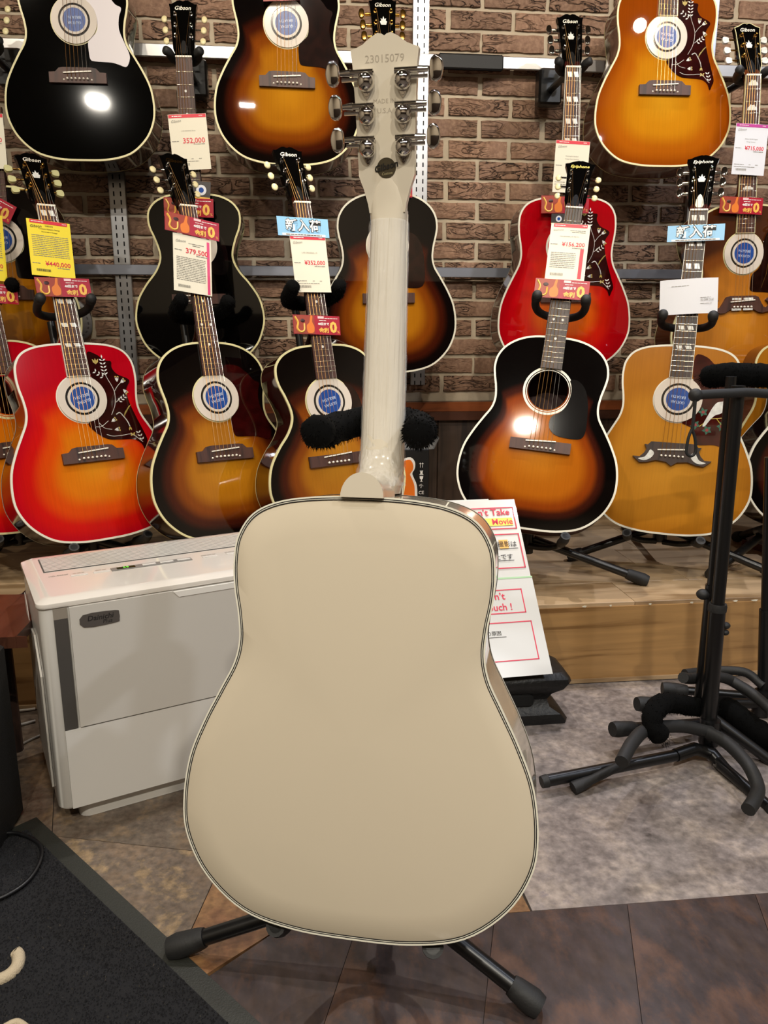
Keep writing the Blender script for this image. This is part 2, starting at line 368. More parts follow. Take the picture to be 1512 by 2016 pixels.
WY = 2.70
M_PLAS = plain('shop_plaster', 'b5a793', .85, bump=.2, bscale=60)
tag(MB().box((.3, .15, 2.87), (5.4, 5.2, .06)).obj('ceiling', plain('ceiling_paint', '5c564d', .9, bump=.1)), kind='structure')
tag(MB().box((-2.43, .15, 1.40), (.06, 5.2, 2.9)).obj('wall_left', M_PLAS), kind='structure')
tag(MB().box((3.03, .15, 1.40), (.06, 5.2, 2.9)).obj('wall_right', M_PLAS), kind='structure')
tag(MB().box((.3, -2.43, 1.40), (5.4, .06, 2.9)).obj('wall_front', M_PLAS), kind='structure')
tag(MB().box((.3, -2.38, .60), (5.4, .04, 1.2)).obj('trim_added_dark', plain('added_dark_panel', '2e211a', .5)), kind='structure')  # unseen dark panel added to give the chrome contrast to reflect
WALL = MB().box((.3, WY+.043, 1.40), (5.4, .08, 2.9)).obj('wall_back', M_MORTAR); tag(WALL, kind='structure')
bm_ = []
for kx in range(8):
    rg = random.Random(kx); mb = MB(); nx, nz = 10, 4; L, Hh = .2, .0515
    front = [[(-L/2+L*i/nx+(rg.uniform(-.0015, .0015)), -.014+rg.uniform(-.0016, .0016)+(.003 if j in (0, nz) or i in (0, nx) else 0), -Hh/2+Hh*j/nz+rg.uniform(-.0014, .0014)) for i in range(nx+1)] for j in range(nz+1)]
    mb.loft(front, False, False)
    per = front[0]+[r[-1] for r in front[1:]]+front[-1][::-1][1:]+[r[0] for r in front[::-1][1:-1]]
    back = [(p[0]*1.005, .004, p[2]*1.02) for p in per]
    mb.loft([back, per], True, False); bm_.append(mb.mesh('brick', M_BRICK, 40))
extra = MB(); nb = 0
for k in range(-11, 20):
    z = 1.369+.0636*k+.0318
    if z < .655: continue
    off = .488 if k % 2 else .598
    for n in range(-15, 12):
        x = off+.1065+.2128*n
        if x < -2.3 or x > 2.9: continue
        rg = random.Random(k*100+n)
        if x > -1.13 and x < 1.84 and z < 1.98:
            s = Matrix.Diagonal((rg.uniform(.97, 1.01), 1, rg.uniform(.95, 1.03), 1))
            link('brick', bm_[rg.randrange(8)], WALL, Matrix.Translation((x+rg.uniform(-.002, .002), WY+.008-.002*rg.random(), z)) @ Matrix.Rotation(rg.uniform(-.008, .008), 4, 'Y') @ s); nb += 1
        else: extra.box((x, WY, z), (.198, .03, .051))
tag(extra.obj('outer_bricks', M_BRICK, WALL, 0), kind='stuff')

# wainscot: boards below the bricks, with two strips of moulding
WAIN = MB().box((.3, WY-.004, .36), (5.2, .02, .56)).obj('trim_1', plain('wainscot_backing', '1d1410', .6)); tag(WAIN, kind='structure')
M_WB = wood('walnut_board', '3f3026', '241a14', (40, 10, 3), .5, perobj=.12)
bme = MB().box((0, 0, 0), (.1425, .01, .40), bev=.002).mesh('wainscot_board', M_WB)
for i in range(-14, 18): link('wainscot_board', bme, WAIN, Matrix.Translation((.545+.1445*i, WY-.018, .385)))
LEDGE = MB().box((.3, WY-.02, .624), (5.2, .045, .032)).obj('trim_2', wood('ledge_cherry', '8a4a26', '5e2d15', (2, 20, 30), .35)); tag(LEDGE, kind='structure')
MB().box((.3, WY-.024, .592), (5.2, .035, .030)).obj('lower_moulding', wood('moulding_brown', '4a2a1c', '321a10', (2, 20, 30), .4), LEDGE)

# stage
STAGE = MB().box((.3, 2.235, .100), (5.2, .93, .20)).obj('trim_3', plain('stage_core', '3a2a1c', .7)); tag(STAGE, kind='structure')
M_ST = wood('stage_laminate', 'b59a78', '8f7352', (2.5, 16, 10), .33, perobj=.10)
rg = random.Random(3)
for r_ in range(6):
    y0 = 1.762+.157*r_; x = -2.2+rg.uniform(0, .3)
    while x < 2.8:
        l = rg.uniform(.55, .9); MB().box((0, 0, 0), (l-.0012, .1558, .013), bev=.0006).obj('stage_plank', M_ST, STAGE, 0, Matrix.Translation((x+l/2, y0+.0785, .2073))); x += l
MB().box((0, 0, 0), (5.2, .012, .196)).obj('front_panel', wood('pine_panel', 'a37d4e', '7a5730', (2.2, 8, 34), .42, knots=True, bump=.3), STAGE, 0, Matrix.Translation((.3, 1.765, .106)))
MB().box((0, 0, 0), (5.2, .006, .010)).obj('kick_strip', M_ST, STAGE, 0, Matrix.Translation((.3, 1.757, .007)))
for px_, s_ in ((1137, 1), (1270, .6), (1355, .7), (1445, 1), (1485, 1.5), (1190, .5)):
    p = atZ(px_, 1183, .206)
    MB().prism([(-.006*s_, 0), (-.002*s_, -.0025), (.004*s_, -.003), (.007*s_, .001), (.002*s_, .002)], 0, .0006).obj('torn_paper', M_CARD, STAGE, 0, Matrix.Translation((p.x, 1.7575, .208)) @ Matrix.Rotation(rad(90), 4, 'X'))
tp = MB()
x = -.80
for i in range(9): tp.prism([(i*.011, 0), (i*.011+.004, -.008-.003*(i % 2)), (i*.011+.010, -.005), (i*.011+.011, .004), (i*.011, .005)], 0, .001)
tp.obj('torn_paper', M_CARD, STAGE, 0, Matrix.Translation((-.79, 1.757, .212)) @ Matrix.Rotation(rad(70), 4, 'X'))

# ------------------------------------------------------------------ wall rails
def upright(x, z0, z1, label, mat):
    # slotted standard: real slots left open in the sheet
    xs = [-.0245, -.0125, -.0085, .0085, .0125, .0245]; mb = MB(); n = int((z1-z0)/.025); v = []; 
    for j in range(n*2+1):
        z = (j//2)*.025+(.014 if j % 2 else 0)
        v += [(a, 0, z) for a in xs]
    fs = [(j*6+i, j*6+i+1, j*6+7+i, j*6+6+i) for j in range(n*2) for i in range(5) if not (j % 2 == 0 and i in (1, 3))]
    mb.add(v, fs)
    h = n*.025
    for s in (-1, 1): mb.box((s*.0245, .010, h/2), (.0012, .020, h))
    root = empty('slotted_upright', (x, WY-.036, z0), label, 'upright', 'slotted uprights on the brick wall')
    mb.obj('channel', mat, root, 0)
    MB().box((0, .0195, h/2), (.048, .001, h)).obj('slot_shade_sheet', plain('slot_shadow_black', '151515', .8), root, 0)  # black sheet standing in for the shade inside the slots
    return root
upright(-.566, .72, 2.2, 'grey slotted steel upright on the brick wall beside the small black guitar', M_STEEL)
upright(.397, .70, 2.2, 'bright slotted steel upright rising behind the white guitar headstock', M_STEEL)
upright(1.345, .70, 2.2, 'slotted steel upright behind the natural guitar with white paper on its neck', M_STEEL)
def rail(z, h, mat, label):
    o = MB().box((0, 0, 0), (4.6, .010, h), bev=.002).obj('hanging_rail', mat, None, 0, Matrix.Translation((.3, WY-.044, z)))
    return tag(o, label, 'rail')
rail(1.712, .036, M_ALU, 'silver upper wall rail crossing the bricks behind the top headstocks')
rail(1.072, .032, plain('grey_blue_rail', '8f939f', .38, metal=.7), 'grey lower wall rail crossing the bricks halfway down')
pa, pb = atY(862, 128, WY-.055), atY(990, 128, WY-.055)
o = MB().box((0, 0, 0), (pb.x-pa.x, .014, .046), bev=.005).obj('rail_pad', M_RUB, None, 35, Matrix.Translation(((pa.x+pb.x)/2, WY-.060, 1.706)))
tag(o, 'long black pad clipped on the bare stretch of the upper rail', 'pad')

# ------------------------------------------------------------------ guitar parts (mm, local: x right, y up the neck, z out of the top)
OUT = {
'dread': [(0, 0), (70, 3), (130, 18), (176, 55), (201, 100), (206.5, 142), (200, 195), (183, 240), (163, 280), (147, 312), (141, 340), (143, 370), (148, 400), (149.5, 430), (145, 460), (128, 486), (98, 501), (55, 508), (0, 510)],
'slope': [(0, 0), (70, 3), (130, 20), (174, 58), (197, 102), (203, 146), (196, 196), (178, 238), (157, 275), (139, 305), (133, 332), (136, 362), (143, 392), (146.5, 418), (141, 448), (122, 476), (90, 497), (50, 508), (0, 510)],
'small': [(0, 0), (65, 4), (120, 22), (163, 62), (184, 112), (187, 150), (176, 196), (150, 238), (122, 272), (107, 302), (106, 328), (116, 362), (128, 392), (132, 418), (127, 443), (107, 466), (74, 481), (38, 486), (0, 487)],
'jumbo': [(0, 0), (85, 5), (150, 28), (195, 78), (215, 135), (212, 180), (192, 228), (160, 270), (136, 303), (128, 332), (133, 366), (147, 402), (156, 437), (152, 472), (130, 503), (92, 524), (50, 532), (0, 533)]}
DIM = {'dread': (510, 365), 'slope': (510, 365), 'small': (487, 342), 'jumbo': (533, 392)}
DEP = .115
_cache = {}
def outline(kind, off=0, n=5):
    P = OUT[kind]; full = P + [(-x, y) for x, y in P[::-1][1:-1]]
    pts = [(x/1000, y/1000) for x, y in smclosed(full, n)]
    if off:
        q = []
        for i in range(len(pts)):
            a, b = Vector(pts[i-1]), Vector(pts[(i+1) % len(pts)]); t = (b-a).normalized(); q.append((pts[i][0]+t.y*off, pts[i][1]-t.x*off))
        pts = q
    return pts
def cached(key, fn):
    if key not in _cache: _cache[key] = fn()
    return _cache[key]
def top_mesh(kind, mat, hole=True):
    L, hu = DIM[kind]; o = outline(kind, -.0008); hc = Vector((0, hu/1000)); hr = .0505 if hole else .001
    c0 = Vector((0, .19)); rings = []; K = 14
    for k in range(K+1):
        t = k/K; ring = []
        for p in o:
            d = Vector(p)-hc; e = hc+d.normalized()*hr; q = Vector(p).lerp(e, t); ring.append((q.x, q.y, 0))
        rings.append(ring)
    if hole: rings.append([(p[0], p[1], -.003) for p in rings[-1]])
    mb = MB(); mb.loft(rings, True, not hole); 
    if not hole: mb.f = mb.f[:-2]+[mb.f[-1]]; mb.mi = mb.mi[:-1]
    me = mb.mesh('soundboard', mat, 30)
    ang = [math.atan2(p[1]-c0.y, p[0]) for p in o]; R = [(Vector(p)-c0).length for p in o]
    a = me.attributes.new('burst', 'FLOAT', 'POINT'); vals = []
    seg = sorted(zip(ang, R)); A = [s[0] for s in seg]; B = [s[1] for s in seg]
    for v in me.vertices:
        d = Vector((v.co.x, v.co.y))-c0; r = np.interp(math.atan2(d.y, d.x), A, B, period=2*pi)
        vals.append(min(1, d.length/max(.15, min(r, .235))))
    a.data.foreach_set('value', vals); return me
def shell_mesh(kind, mat, dep=DEP):
    o = outline(kind); mb = MB()
    rings = [[(x, y, -.001) for x, y in o], [(x, y, -.03) for x, y in o], [(x, y, -dep+.003) for x, y in o]]
    L = DIM[kind][0]/1000; c = Vector((0, L*.45))
    for t, dz in ((.02, 0), (.15, .0025), (.4, .005), (.7, .0065), (.98, .007)):
        rings.append([(x*(1-t), y*(1-t)+c.y*t, -dep-dz) for x, y in o])
    mb.loft(rings, True, False); mb.add(rings[-1], [tuple(range(len(o)))]); return mb.mesh('body_shell', mat, 40)
def band_mesh(kind, mat, w_in=.0045, w_side=.005, z=0.0, flip=1, lift=.0007):
    a, b = outline(kind, .0006), outline(kind, -w_in); f = flip
    rings = [[(x, y, z-f*w_side) for x, y in a], [(x, y, z+f*lift) for x, y in a], [(x, y, z+f*lift) for x, y in b], [(x, y, z-f*.001) for x, y in b]]
    mb = MB(); mb.loft(rings if f > 0 else rings[::-1], True, False); return mb.mesh('binding', mat, 30)
def flat_line(kind, mat, o0, o1, z, flip=1):
    a, b = outline(kind, -o0), outline(kind, -o1)
    mb = MB(); mb.loft([[(x, y, z) for x, y in a], [(x, y, z+flip*.0003) for x, y in a], [(x, y, z+flip*.0003) for x, y in b], [(x, y, z) for x, y in b]], True, False); return mb.mesh('purfling', mat, 0)
def ring_mesh(name, mat, r0, r1, z0, z1, n=48):
    mb = MB(); mb.loft([[(r*cos(2*pi*k/n), r*sin(2*pi*k/n), z) for k in range(n)] for r, z in ((r1, z0), (r1, z1), (r0, z1), (r0, z0))], True, False); return mb.mesh(name, mat, 30)
PG = {
'teardrop': [(53, 398), (72, 399), (92, 380), (104, 345), (108, 300), (107, 264), (97, 249), (72, 246), (38, 250), (20, 263), (14, 281), (20, 300), (38, 312), (52, 332), (59, 362), (57, 385)],
'batwing': [(34, 448), (70, 447), (95, 428), (112, 408), (127, 399), (120, 376), (118, 345), (130, 312), (141, 285), (142, 268), (132, 249), (112, 254), (92, 259), (48, 261), (36, 266), (33, 285), (34, 313), (56, 335), (61, 362), (54, 394), (34, 415)],
'smalldrop': [(48, 385), (66, 378), (82, 352), (89, 318), (88, 280), (79, 264), (56, 262), (40, 272), (34, 290), (44, 304), (57, 325), (59, 352), (52, 374)],
'longhorn': [(32, 482), (55, 478), (74, 462), (90, 458), (89, 442), (100, 424), (129, 407), (117, 383), (118, 350), (128, 312), (140, 275), (148, 247), (143, 232), (137, 220), (130, 236), (112, 249), (78, 252), (46, 256), (20, 274), (3, 300), (32, 312), (54, 338), (60, 366), (52, 398), (33, 418)],
'dove': [(32, 482), (60, 480), (85, 458), (110, 440), (134, 415), (126, 385), (128, 350), (140, 318), (148, 285), (143, 240), (134, 226), (122, 243), (100, 250), (60, 248), (55, 268), (44, 290), (14, 305), (36, 316), (56, 342), (60, 366), (52, 398), (33, 418)],
'jumbo': [(60, 420), (75, 455), (110, 462), (138, 430), (128, 385), (126, 350), (140, 312), (136, 284), (120, 274), (70, 278), (30, 282), (26, 300), (30, 330), (50, 348), (60, 375), (62, 400)]}
BR = {
'belly': [(-77, 202), (77, 202), (77, 229), (60, 230), (50, 240), (38, 242), (-38, 242), (-50, 240), (-60, 230), (-77, 229)],
'rect': [(-77, 204), (77, 204), (77, 232), (-77, 232)],
'dove': [(0, 186), (14, 196), (40, 199), (62, 192), (82, 190), (100, 206), (82, 206), (72, 216), (66, 228), (72, 240), (64, 239), (56, 248), (-56, 248), (-64, 239), (-72, 240), (-66, 228), (-72, 216), (-82, 206), (-100, 206), (-82, 190), (-62, 192), (-40, 199), (-14, 196)],
'jumbo': [(0, 232), (36, 228), (52, 219), (66, 217), (88, 222), (98, 240), (94, 256), (82, 262), (74, 254), (80, 250), (86, 240), (78, 232), (68, 234), (60, 246), (50, 264), (38, 268), (-38, 268), (-50, 264), (-60, 246), (-68, 234), (-78, 232), (-86, 240), (-80, 250), (-74, 254), (-82, 262), (-94, 256), (-98, 240), (-88, 222), (-66, 217), (-52, 219), (-36, 228)]}
def mm(poly): return [(x/1000, y/1000) for x, y in poly]
def rotM(yaw, lean, roll):
    B = Matrix(((1, 0, 0), (0, 0, -1), (0, 1, 0)))
    Rz = Matrix.Rotation(yaw, 3, 'Z'); Rx = Matrix(((1, 0, 0), (0, cos(lean), sin(lean)), (0, -sin(lean), cos(lean))))
    Rr = Matrix.Rotation(roll, 3, 'Z'); return (Rz @ Rx @ B @ Rr)
GM = {}
def gmat(p):
    return Matrix.Translation(p[:3]) @ rotM(*p[3:]).to_4x4()
HP = {  # headstock half outlines, mm above the nut
'wide': [(22, 0), (23.5, 10), (28, 26), (34, 42), (34.5, 70), (36, 120), (38, 160), (40, 176), (34, 178), (26, 181), (16, 188), (8, 192), (3, 191), (0, 189)],
'modern': [(22, 0), (23.5, 10), (28, 24), (32, 38), (33, 62), (34.5, 104), (37, 142), (39, 154), (33, 156), (25, 159), (16, 165), (8, 168), (3, 167), (0, 165)],
'taper': [(22, 0), (24, 14), (29, 28), (30.5, 56), (33, 100), (36, 146), (38.5, 158), (31, 158), (24, 162), (14, 168), (7, 169), (3, 167), (0, 166)],
'asym': [(22, 0), (24, 14), (28, 28), (29.5, 56), (31, 100), (33, 137), (40, 160), (30, 162), (22, 167), (12, 170), (5, 172), (0, 171)]}
TILT = Matrix.Rotation(rad(-16), 4, 'X')
def head_frame(nut): return Matrix.Translation((0, nut, -.0)) @ TILT
def guitar(key, kind, label, P, top, side, bind, pick=None, pickmat=None, bridge='belly', neck=None, board=None, inlay='dot', head='taper', headmat=None,
           logo='Gibson', logomat=None, button=None, bmode='oval', metal=None, flip=False, rosette=True, cat='guitar', name='acoustic_guitar', dec=None, group=None, headbind=False, rot_only=False):
    M = gmat(P)
    if flip: M = M @ Matrix.Translation((0, 0, -DEP)) @ Matrix.Rotation(pi, 4, 'Y')
    GM[key] = M
    g = empty(name, M, label, cat, group)
    L, hu = DIM[kind]; L /= 1000; hu /= 1000; nut = L+.349; board = board or M_ROSE; neck = neck or side; metal = metal or M_CHROME; bd = hu+.0505+.0075
    headmat = headmat or M_HEAD; logomat = logomat or M_BONE; button = button or M_CREAMP
    link('body_shell', cached(('sh', kind, side.name), lambda: shell_mesh(kind, side)), g)
    link('soundboard', cached(('tp', kind, top.name), lambda: top_mesh(kind, top)), g)
    link('binding', cached(('bn', kind, bind.name), lambda: band_mesh(kind, bind)), g)
    link('back_binding', cached(('bb', kind, bind.name, flip), lambda: band_mesh(kind, bind, .003 if not flip else .0012, .003, -DEP, -1)), g)
    if rosette:
        for a, b in ((.0535, .0555), (.058, .0640)):
            link('rosette', cached(('rs', a, bind.name), lambda: ring_mesh('rosette', bind, a, b, 0, .0004)), g, Matrix.Translation((0, hu, 0)))
    if pick:
        link('pickguard', cached(('pg', pick, pickmat.name), lambda: MB().prism(smclosed(mm(PG[pick]), 4) if pick not in ('x',) else mm(PG[pick]), .0003, .0017).mesh('pickguard', pickmat, 30)), g)
    # bridge
    bz = {'jumbo': .022}.get(kind, -.023 if kind == 'small' else 0) if bridge != 'jumbo' else 0
    sad = L-.280
    bo = Matrix.Translation((0, sad-.230 if bridge != 'jumbo' else sad-.253, 0))
    link('bridge', cached(('br', bridge), lambda: MB().prism(mm(BR[bridge]), 0, .009).mesh('bridge', M_ROSE if bridge != 'dove' else M_ROSED, 25)), g, bo)
    sl = .003
    link('saddle', cached('sad', lambda: MB().add([(-.038, -.0015, .008), (.038, .0035, .008), (.038, .0065, .008), (-.038, .0015, .008), (-.038, -.0015, .0125), (.038, .0035, .0125), (.038, .0065, .0125), (-.038, .0015, .0125)],
        [(3, 2, 1, 0), (4, 5, 6, 7), (0, 1, 5, 4), (1, 2, 6, 5), (2, 3, 7, 6), (3, 0, 4, 7)]).mesh('saddle', M_BONE, 0)), g, Matrix.Translation((0, sad-.003, 0)))
    pin = cached('pin', lambda: MB().lathe([(.0024, 0), (.0030, .0035), (.0026, .0055), (.0010, .0066)], 12).mesh('bridge_pin', M_BONE, 50))
    for i in range(6): link('bridge_pin', pin, g, Matrix.Translation(((i-2.5)*.0108, sad-.018, .009)))
    if bridge in ('belly',) or key == 'L4':
        for s in (-1, 1): link('bridge_dot', pin, g, Matrix.Translation((s*.0375, sad-.020, .0055)) @ Matrix.Scale(.85, 4))
    # neck
    def neck_m():
        secs = [(nut+.036, .011, .0135, -.0118), (nut+.024, .0185, .0155, -.0075), (nut+.012, .0232, .0165, -.0035), (nut-.002, .0228, .0195, .0012), (nut-.014, .0226, .0205, .002), (nut-.03, .0225, .0205, .002), (L+.16, .0255, .0215), (L+.05, .0275, .024), (L+.030, .028, .032), (L+.018, .0275, .058), (L+.010, .0262, .085), (L+.002, .0250, DEP+.0005)]
        rings = []
        for sc_ in secs:
            u, hw, d = sc_[:3]; z0 = sc_[3] if len(sc_) > 3 else .002; r = []
            for k in range(13):
                a = pi*k/12; px_ = cos(a); py_ = sin(a)
                if u > nut-.01: x = hw*math.copysign(abs(px_)**.5, px_); z = z0-d*(py_**.5)
                elif d < .04: x = hw*math.copysign(abs(px_)**.8, px_); z = z0-d*(py_**.85)
                else: x = hw*math.copysign(abs(px_)**.6, px_)*(1-.12*py_); z = .002-d*(py_**.55)
                r.append((x, u, z))
            r += [(-hw, u, z0+.0005), (hw, u, z0+.0005)][0:2]
            rings.append(r)
        return MB().loft(rings[::-1], True, True).mesh('neck', neck, 50)
    link('neck', cached(('nk', kind, neck.name, flip), neck_m), g)
    if flip:
        hcp = [(.0245*cos(pi*k/20), L-.0005+.028*sin(pi*k/20)) for k in range(21)]
        MB().prism(hcp, -DEP-.0072, -DEP+.002).obj('heel_cap', neck, g, 30)
        MB().loft([[(.0245*cos(pi*k/16)*s, L-.001+.028*s*sin(pi*k/16)+.0, z) for k in range(17)] for s, z in ((1, -DEP+.0022), (.95, -.085), (1.02, -.045))], True, True).obj('heel', neck, g, 50)
    bw0, bw1 = .0218, .0275
    def wat(u): return bw1+(bw0-bw1)*(u-bd)/(nut-bd)
    MBb = lambda: MB().add([(-wat(bd), bd, .0015), (wat(bd), bd, .0015), (wat(nut), nut, .0015), (-wat(nut), nut, .0015), (-wat(bd), bd, .0075), (wat(bd), bd, .0075), (wat(nut), nut, .0075), (-wat(nut), nut, .0075)],
        [(3, 2, 1, 0), (4, 5, 6, 7), (0, 1, 5, 4), (1, 2, 6, 5), (2, 3, 7, 6), (3, 0, 4, 7)]).mesh('fretboard', board, 0)
    link('fretboard', cached(('fb', kind, board.name), MBb), g)
    if inlay != 'dot':
        def fbb():
            m_ = MB()
            for s in (-1, 1): m_.add([(s*wat(bd), bd, .0018), (s*(wat(bd)+.0012), bd, .0018), (s*(wat(nut)+.0012), nut, .0018), (s*wat(nut), nut, .0018), (s*wat(bd), bd, .0078), (s*(wat(bd)+.0012), bd, .0078), (s*(wat(nut)+.0012), nut, .0078), (s*wat(nut), nut, .0078)],
                [(3, 2, 1, 0), (4, 5, 6, 7), (0, 1, 5, 4), (1, 2, 6, 5), (2, 3, 7, 6), (3, 0, 4, 7)])
            m_.box((0, bd-.0006, .0046), (2*wat(bd)+.0024, .0012, .006)); return m_.mesh('fretboard_binding', bind, 0)
        link('fretboard_binding', cached(('fbb', kind, bind.name), fbb), g)
    fr = cached('fret', lambda: MB().tube([(-1, 0, 0), (1, 0, 0)], .0011, 6).mesh('fret', M_FRET, 60))
    fu = [nut-.62865*(1-2**(-n/12)) for n in range(0, 21)]
    for n in range(1, 20 if flip is False else 0): link('fret', fr, g, Matrix.Translation((0, fu[n], .0076)) @ Matrix.Diagonal((wat(fu[n]), 1, 1, 1)))
    if not flip:
        for n in (1, 3, 5, 7, 9, 12, 15) if inlay != 'dot' else (3, 5, 7, 9, 12, 15):
            mid = (fu[n-1]+fu[n])/2; ww = wat(mid); dd = (fu[n-1]-fu[n])
            if inlay == 'dot':
                dm = cached('dot', lambda: MB().lathe([(.0034, 0), (.0034, .0005)], 14).mesh('inlay', M_PEARL, 30))
                for x in ((-.012, .012) if n == 12 else (0,)): link('inlay', dm, g, Matrix.Translation((x, mid, .0075)))
            elif inlay == 'para':
                pm = cached('para', lambda: MB().prism([(-.45, -.32), (.32, -.32), (.45, .32), (-.32, .32)][::1] if False else [(-.30, -.5), (.50, -.5), (.30, .5), (-.50, .5)], 0, .0004).mesh('inlay', M_PEARL, 0))
                for s in (-1, 1): link('inlay', pm, g, Matrix.Translation((s*ww*.42, mid, .0075)) @ Matrix.Diagonal((ww*.70, min(.014, dd*.55), 1, 1)))
            else:
                cm = cached('crown', lambda: MB().prism([(-.5, -.5), (.5, -.5), (.45, 0), (.3, .1), (.2, .5), (0, .3), (-.2, .5), (-.3, .1), (-.45, 0)], 0, .0004).mesh('inlay', M_PEARL, 0))
                link('inlay', cm, g, Matrix.Translation((0, mid, .0075)) @ Matrix.Diagonal((ww*1.3, min(.016, dd*.6), 1, 1)))
    link('nut', cached('nut', lambda: MB().box((0, .0025, .0055), (.0445, .005, .010), bev=.001).mesh('nut', M_BONE)), g, Matrix.Translation((0, nut, 0)))
    HF = head_frame(nut)
    def hd(hm, back):
        hp = HP[head]; pl = hp+[(-x, y) for x, y in hp[::-1][1:]]
        pl = mm(pl); return MB().prism(pl, -.0145 if back else -.0145, 0).mesh('headstock', hm, 30)
    link('headstock', cached(('hd', head, headmat.name, neck.name), lambda: hd(headmat, 1)), g, HF)
    if headbind:
        hp = mm(HP[head]+[(-x, y) for x, y in HP[head][::-1][1:]]); hb = MB(); n_ = len(hp)
        hp2 = [(x*.95, y-.0018 if y > .1 else y) for x, y in hp]
        hb.loft([[(x, y, z) for x, y in q] for q, z in ((hp, -.004), (hp, .0004), (hp2, .0004), (hp2, -.0005))], False, False); hb.obj('headstock_binding', bind, g, 0, HF)
    PU = (.075, .110, .145) if head == 'wide' else (.064, .096, .128)
    posts = [(s, u) for s in (-1, 1) for u in PU]
    def bmesh_():
        m_ = MB()
        if bmode == 'oval': m_.sph((0, 0, 0), (.0085, .0105, .0042), 14, 8)
        elif bmode == 'key': m_.loft([[(x*w_, y, z_) for y, w_ in ((-.008, .55), (0, .9), (.008, 1.0)) for x in (0,)] for w_, z_ in ((1, 1),)], False, False) if False else m_.prism(smclosed([(-.006, -.007), (.008, -.0095), (.0115, 0), (.008, .0095), (-.006, .007), (-.008, 0)], 3), -.0035, .0035)
        else:
            o_ = smclosed([(-.0055, -.009), (-.001, -.0135), (.006, -.0115), (.0095, 0), (.006, .0115), (-.001, .0135), (-.0055, .009), (-.0065, 0)], 4)
            m_.loft([[(x*k_+.002, y*k_, z_) for x, y in o_] for k_, z_ in ((.82, -.0042), (.95, -.0036), (1, -.002), (1, .002), (.95, .0036), (.82, .0042))], True, True)
        return m_.mesh('tuner_button', button if bmode != 'chrome' else metal, 60)
    bme2 = cached(('btn', bmode, button.name, metal.name), bmesh_)
    hpw = {'wide': (.0352, .0366, .0384), 'modern': (.0336, .0350, .0370), 'taper': (.031, .0335, .036), 'asym': (.030, .032, .034)}[head]
    for s, u in posts:
        hw = hpw[PU.index(u)]
        t = MB(); z = -.0185
        t.tube([(.024*s, 0, z), ((hw+.012)*s, 0, z)], .0023, 8); t.lathe([(.0058, -.0005), (.0052, .0015), (.0034, .002), (.0031, .011), (.0024, .0115)], 12, Matrix.Translation((s*.0215, 0, 0)))
        if bmode == 'chrome':   # closed gear housing on the rear of the headstock
            t.sph((s*.0215, -.003, -.021), (.0102, .0112, .0100), 20, 12)
            t.box((s*.0215, .0065, -.0195), (.0190, .0065, .0105), bev=.0025)
            t.tube([((.0215-.009)*s, .0065, -.0215), ((hw+.004)*s, .0065, -.0215)], .0036, 12)
            t.tube([((hw+.001)*s, .0065, -.0215), ((hw+.013)*s, .0065, -.0215)], [.0042, .0030], 12)
            t.prism(smclosed([(s*.0215-.0045, -.010), (s*.0215+.0045, -.010), (s*.0215+.002, -.0185), (s*.0215, -.0205), (s*.0215-.002, -.0185)], 3), -.0185, -.0146)
            t.lathe([(.0022, 0), (.0018, -.0012)][::-1], 10, Matrix.Translation((s*.0215, -.0165, -.0184)))
        else: t.box((s*.0225, 0, -.017), (.010, .020, .006), bev=.0015)
        tm = cached(('tn', s, u, bmode, metal.name), lambda: t.mesh('tuning_machine', metal, 40))
        to = link('tuning_machine', tm, g, HF @ Matrix.Translation((0, u, 0)))
        link('tuner_button', bme2, to, Matrix.Translation((s*(hw+.019), .0065 if bmode == 'chrome' else 0, -.0205)) @ (Matrix.Rotation(pi if s < 0 else 0, 4, 'Z')))
    # strings
    if not flip:
        for i in range(6):
            x0 = (i-2.5)*.0108; x1 = (i-2.5)*.0072; s = -1 if i < 3 else 1; u = PU[i if i < 3 else 5-i]
            pp = HF @ Vector((s*.0185, u, .006))
            mb = MB().tube([(x0, sad-.016, .0105), (x0, sad+.001, .0128), (x1, nut+.002, .0108), tuple(pp)], .00042 if i > 2 else .00062, 5)
            link('string', cached(('st', i, kind, PU), lambda: mb.mesh('string', M_STRING if i < 4 else M_STRINGP, 0)), g)
        text(logo, logomat, g, 0, .146 if logo == 'Gibson' else .150, .0006, width=.044 if logo == 'Gibson' else .050, shear=.25, bold=.012, M=HF, name='logo_lettering')
        tr = [(0, .012), (.008, .013), (.0105, .02), (.009, .035), (.004, .048), (0, .052)]
        link('truss_rod_cover', cached('trc', lambda: MB().prism(tr+[(-x, y) for x, y in tr[::-1][1:-1]], .0002, .002).mesh('truss_rod_cover', plain('cover_black', '111111', .25), 0)) if key != 'L5' else MB().prism(tr+[(-x, y) for x, y in tr[::-1][1:-1]], .0002, .002).mesh('truss_rod_cover', M_BINDW, 0), g, HF)
    if dec: dec(g, HF, L, hu, nut)
    return g

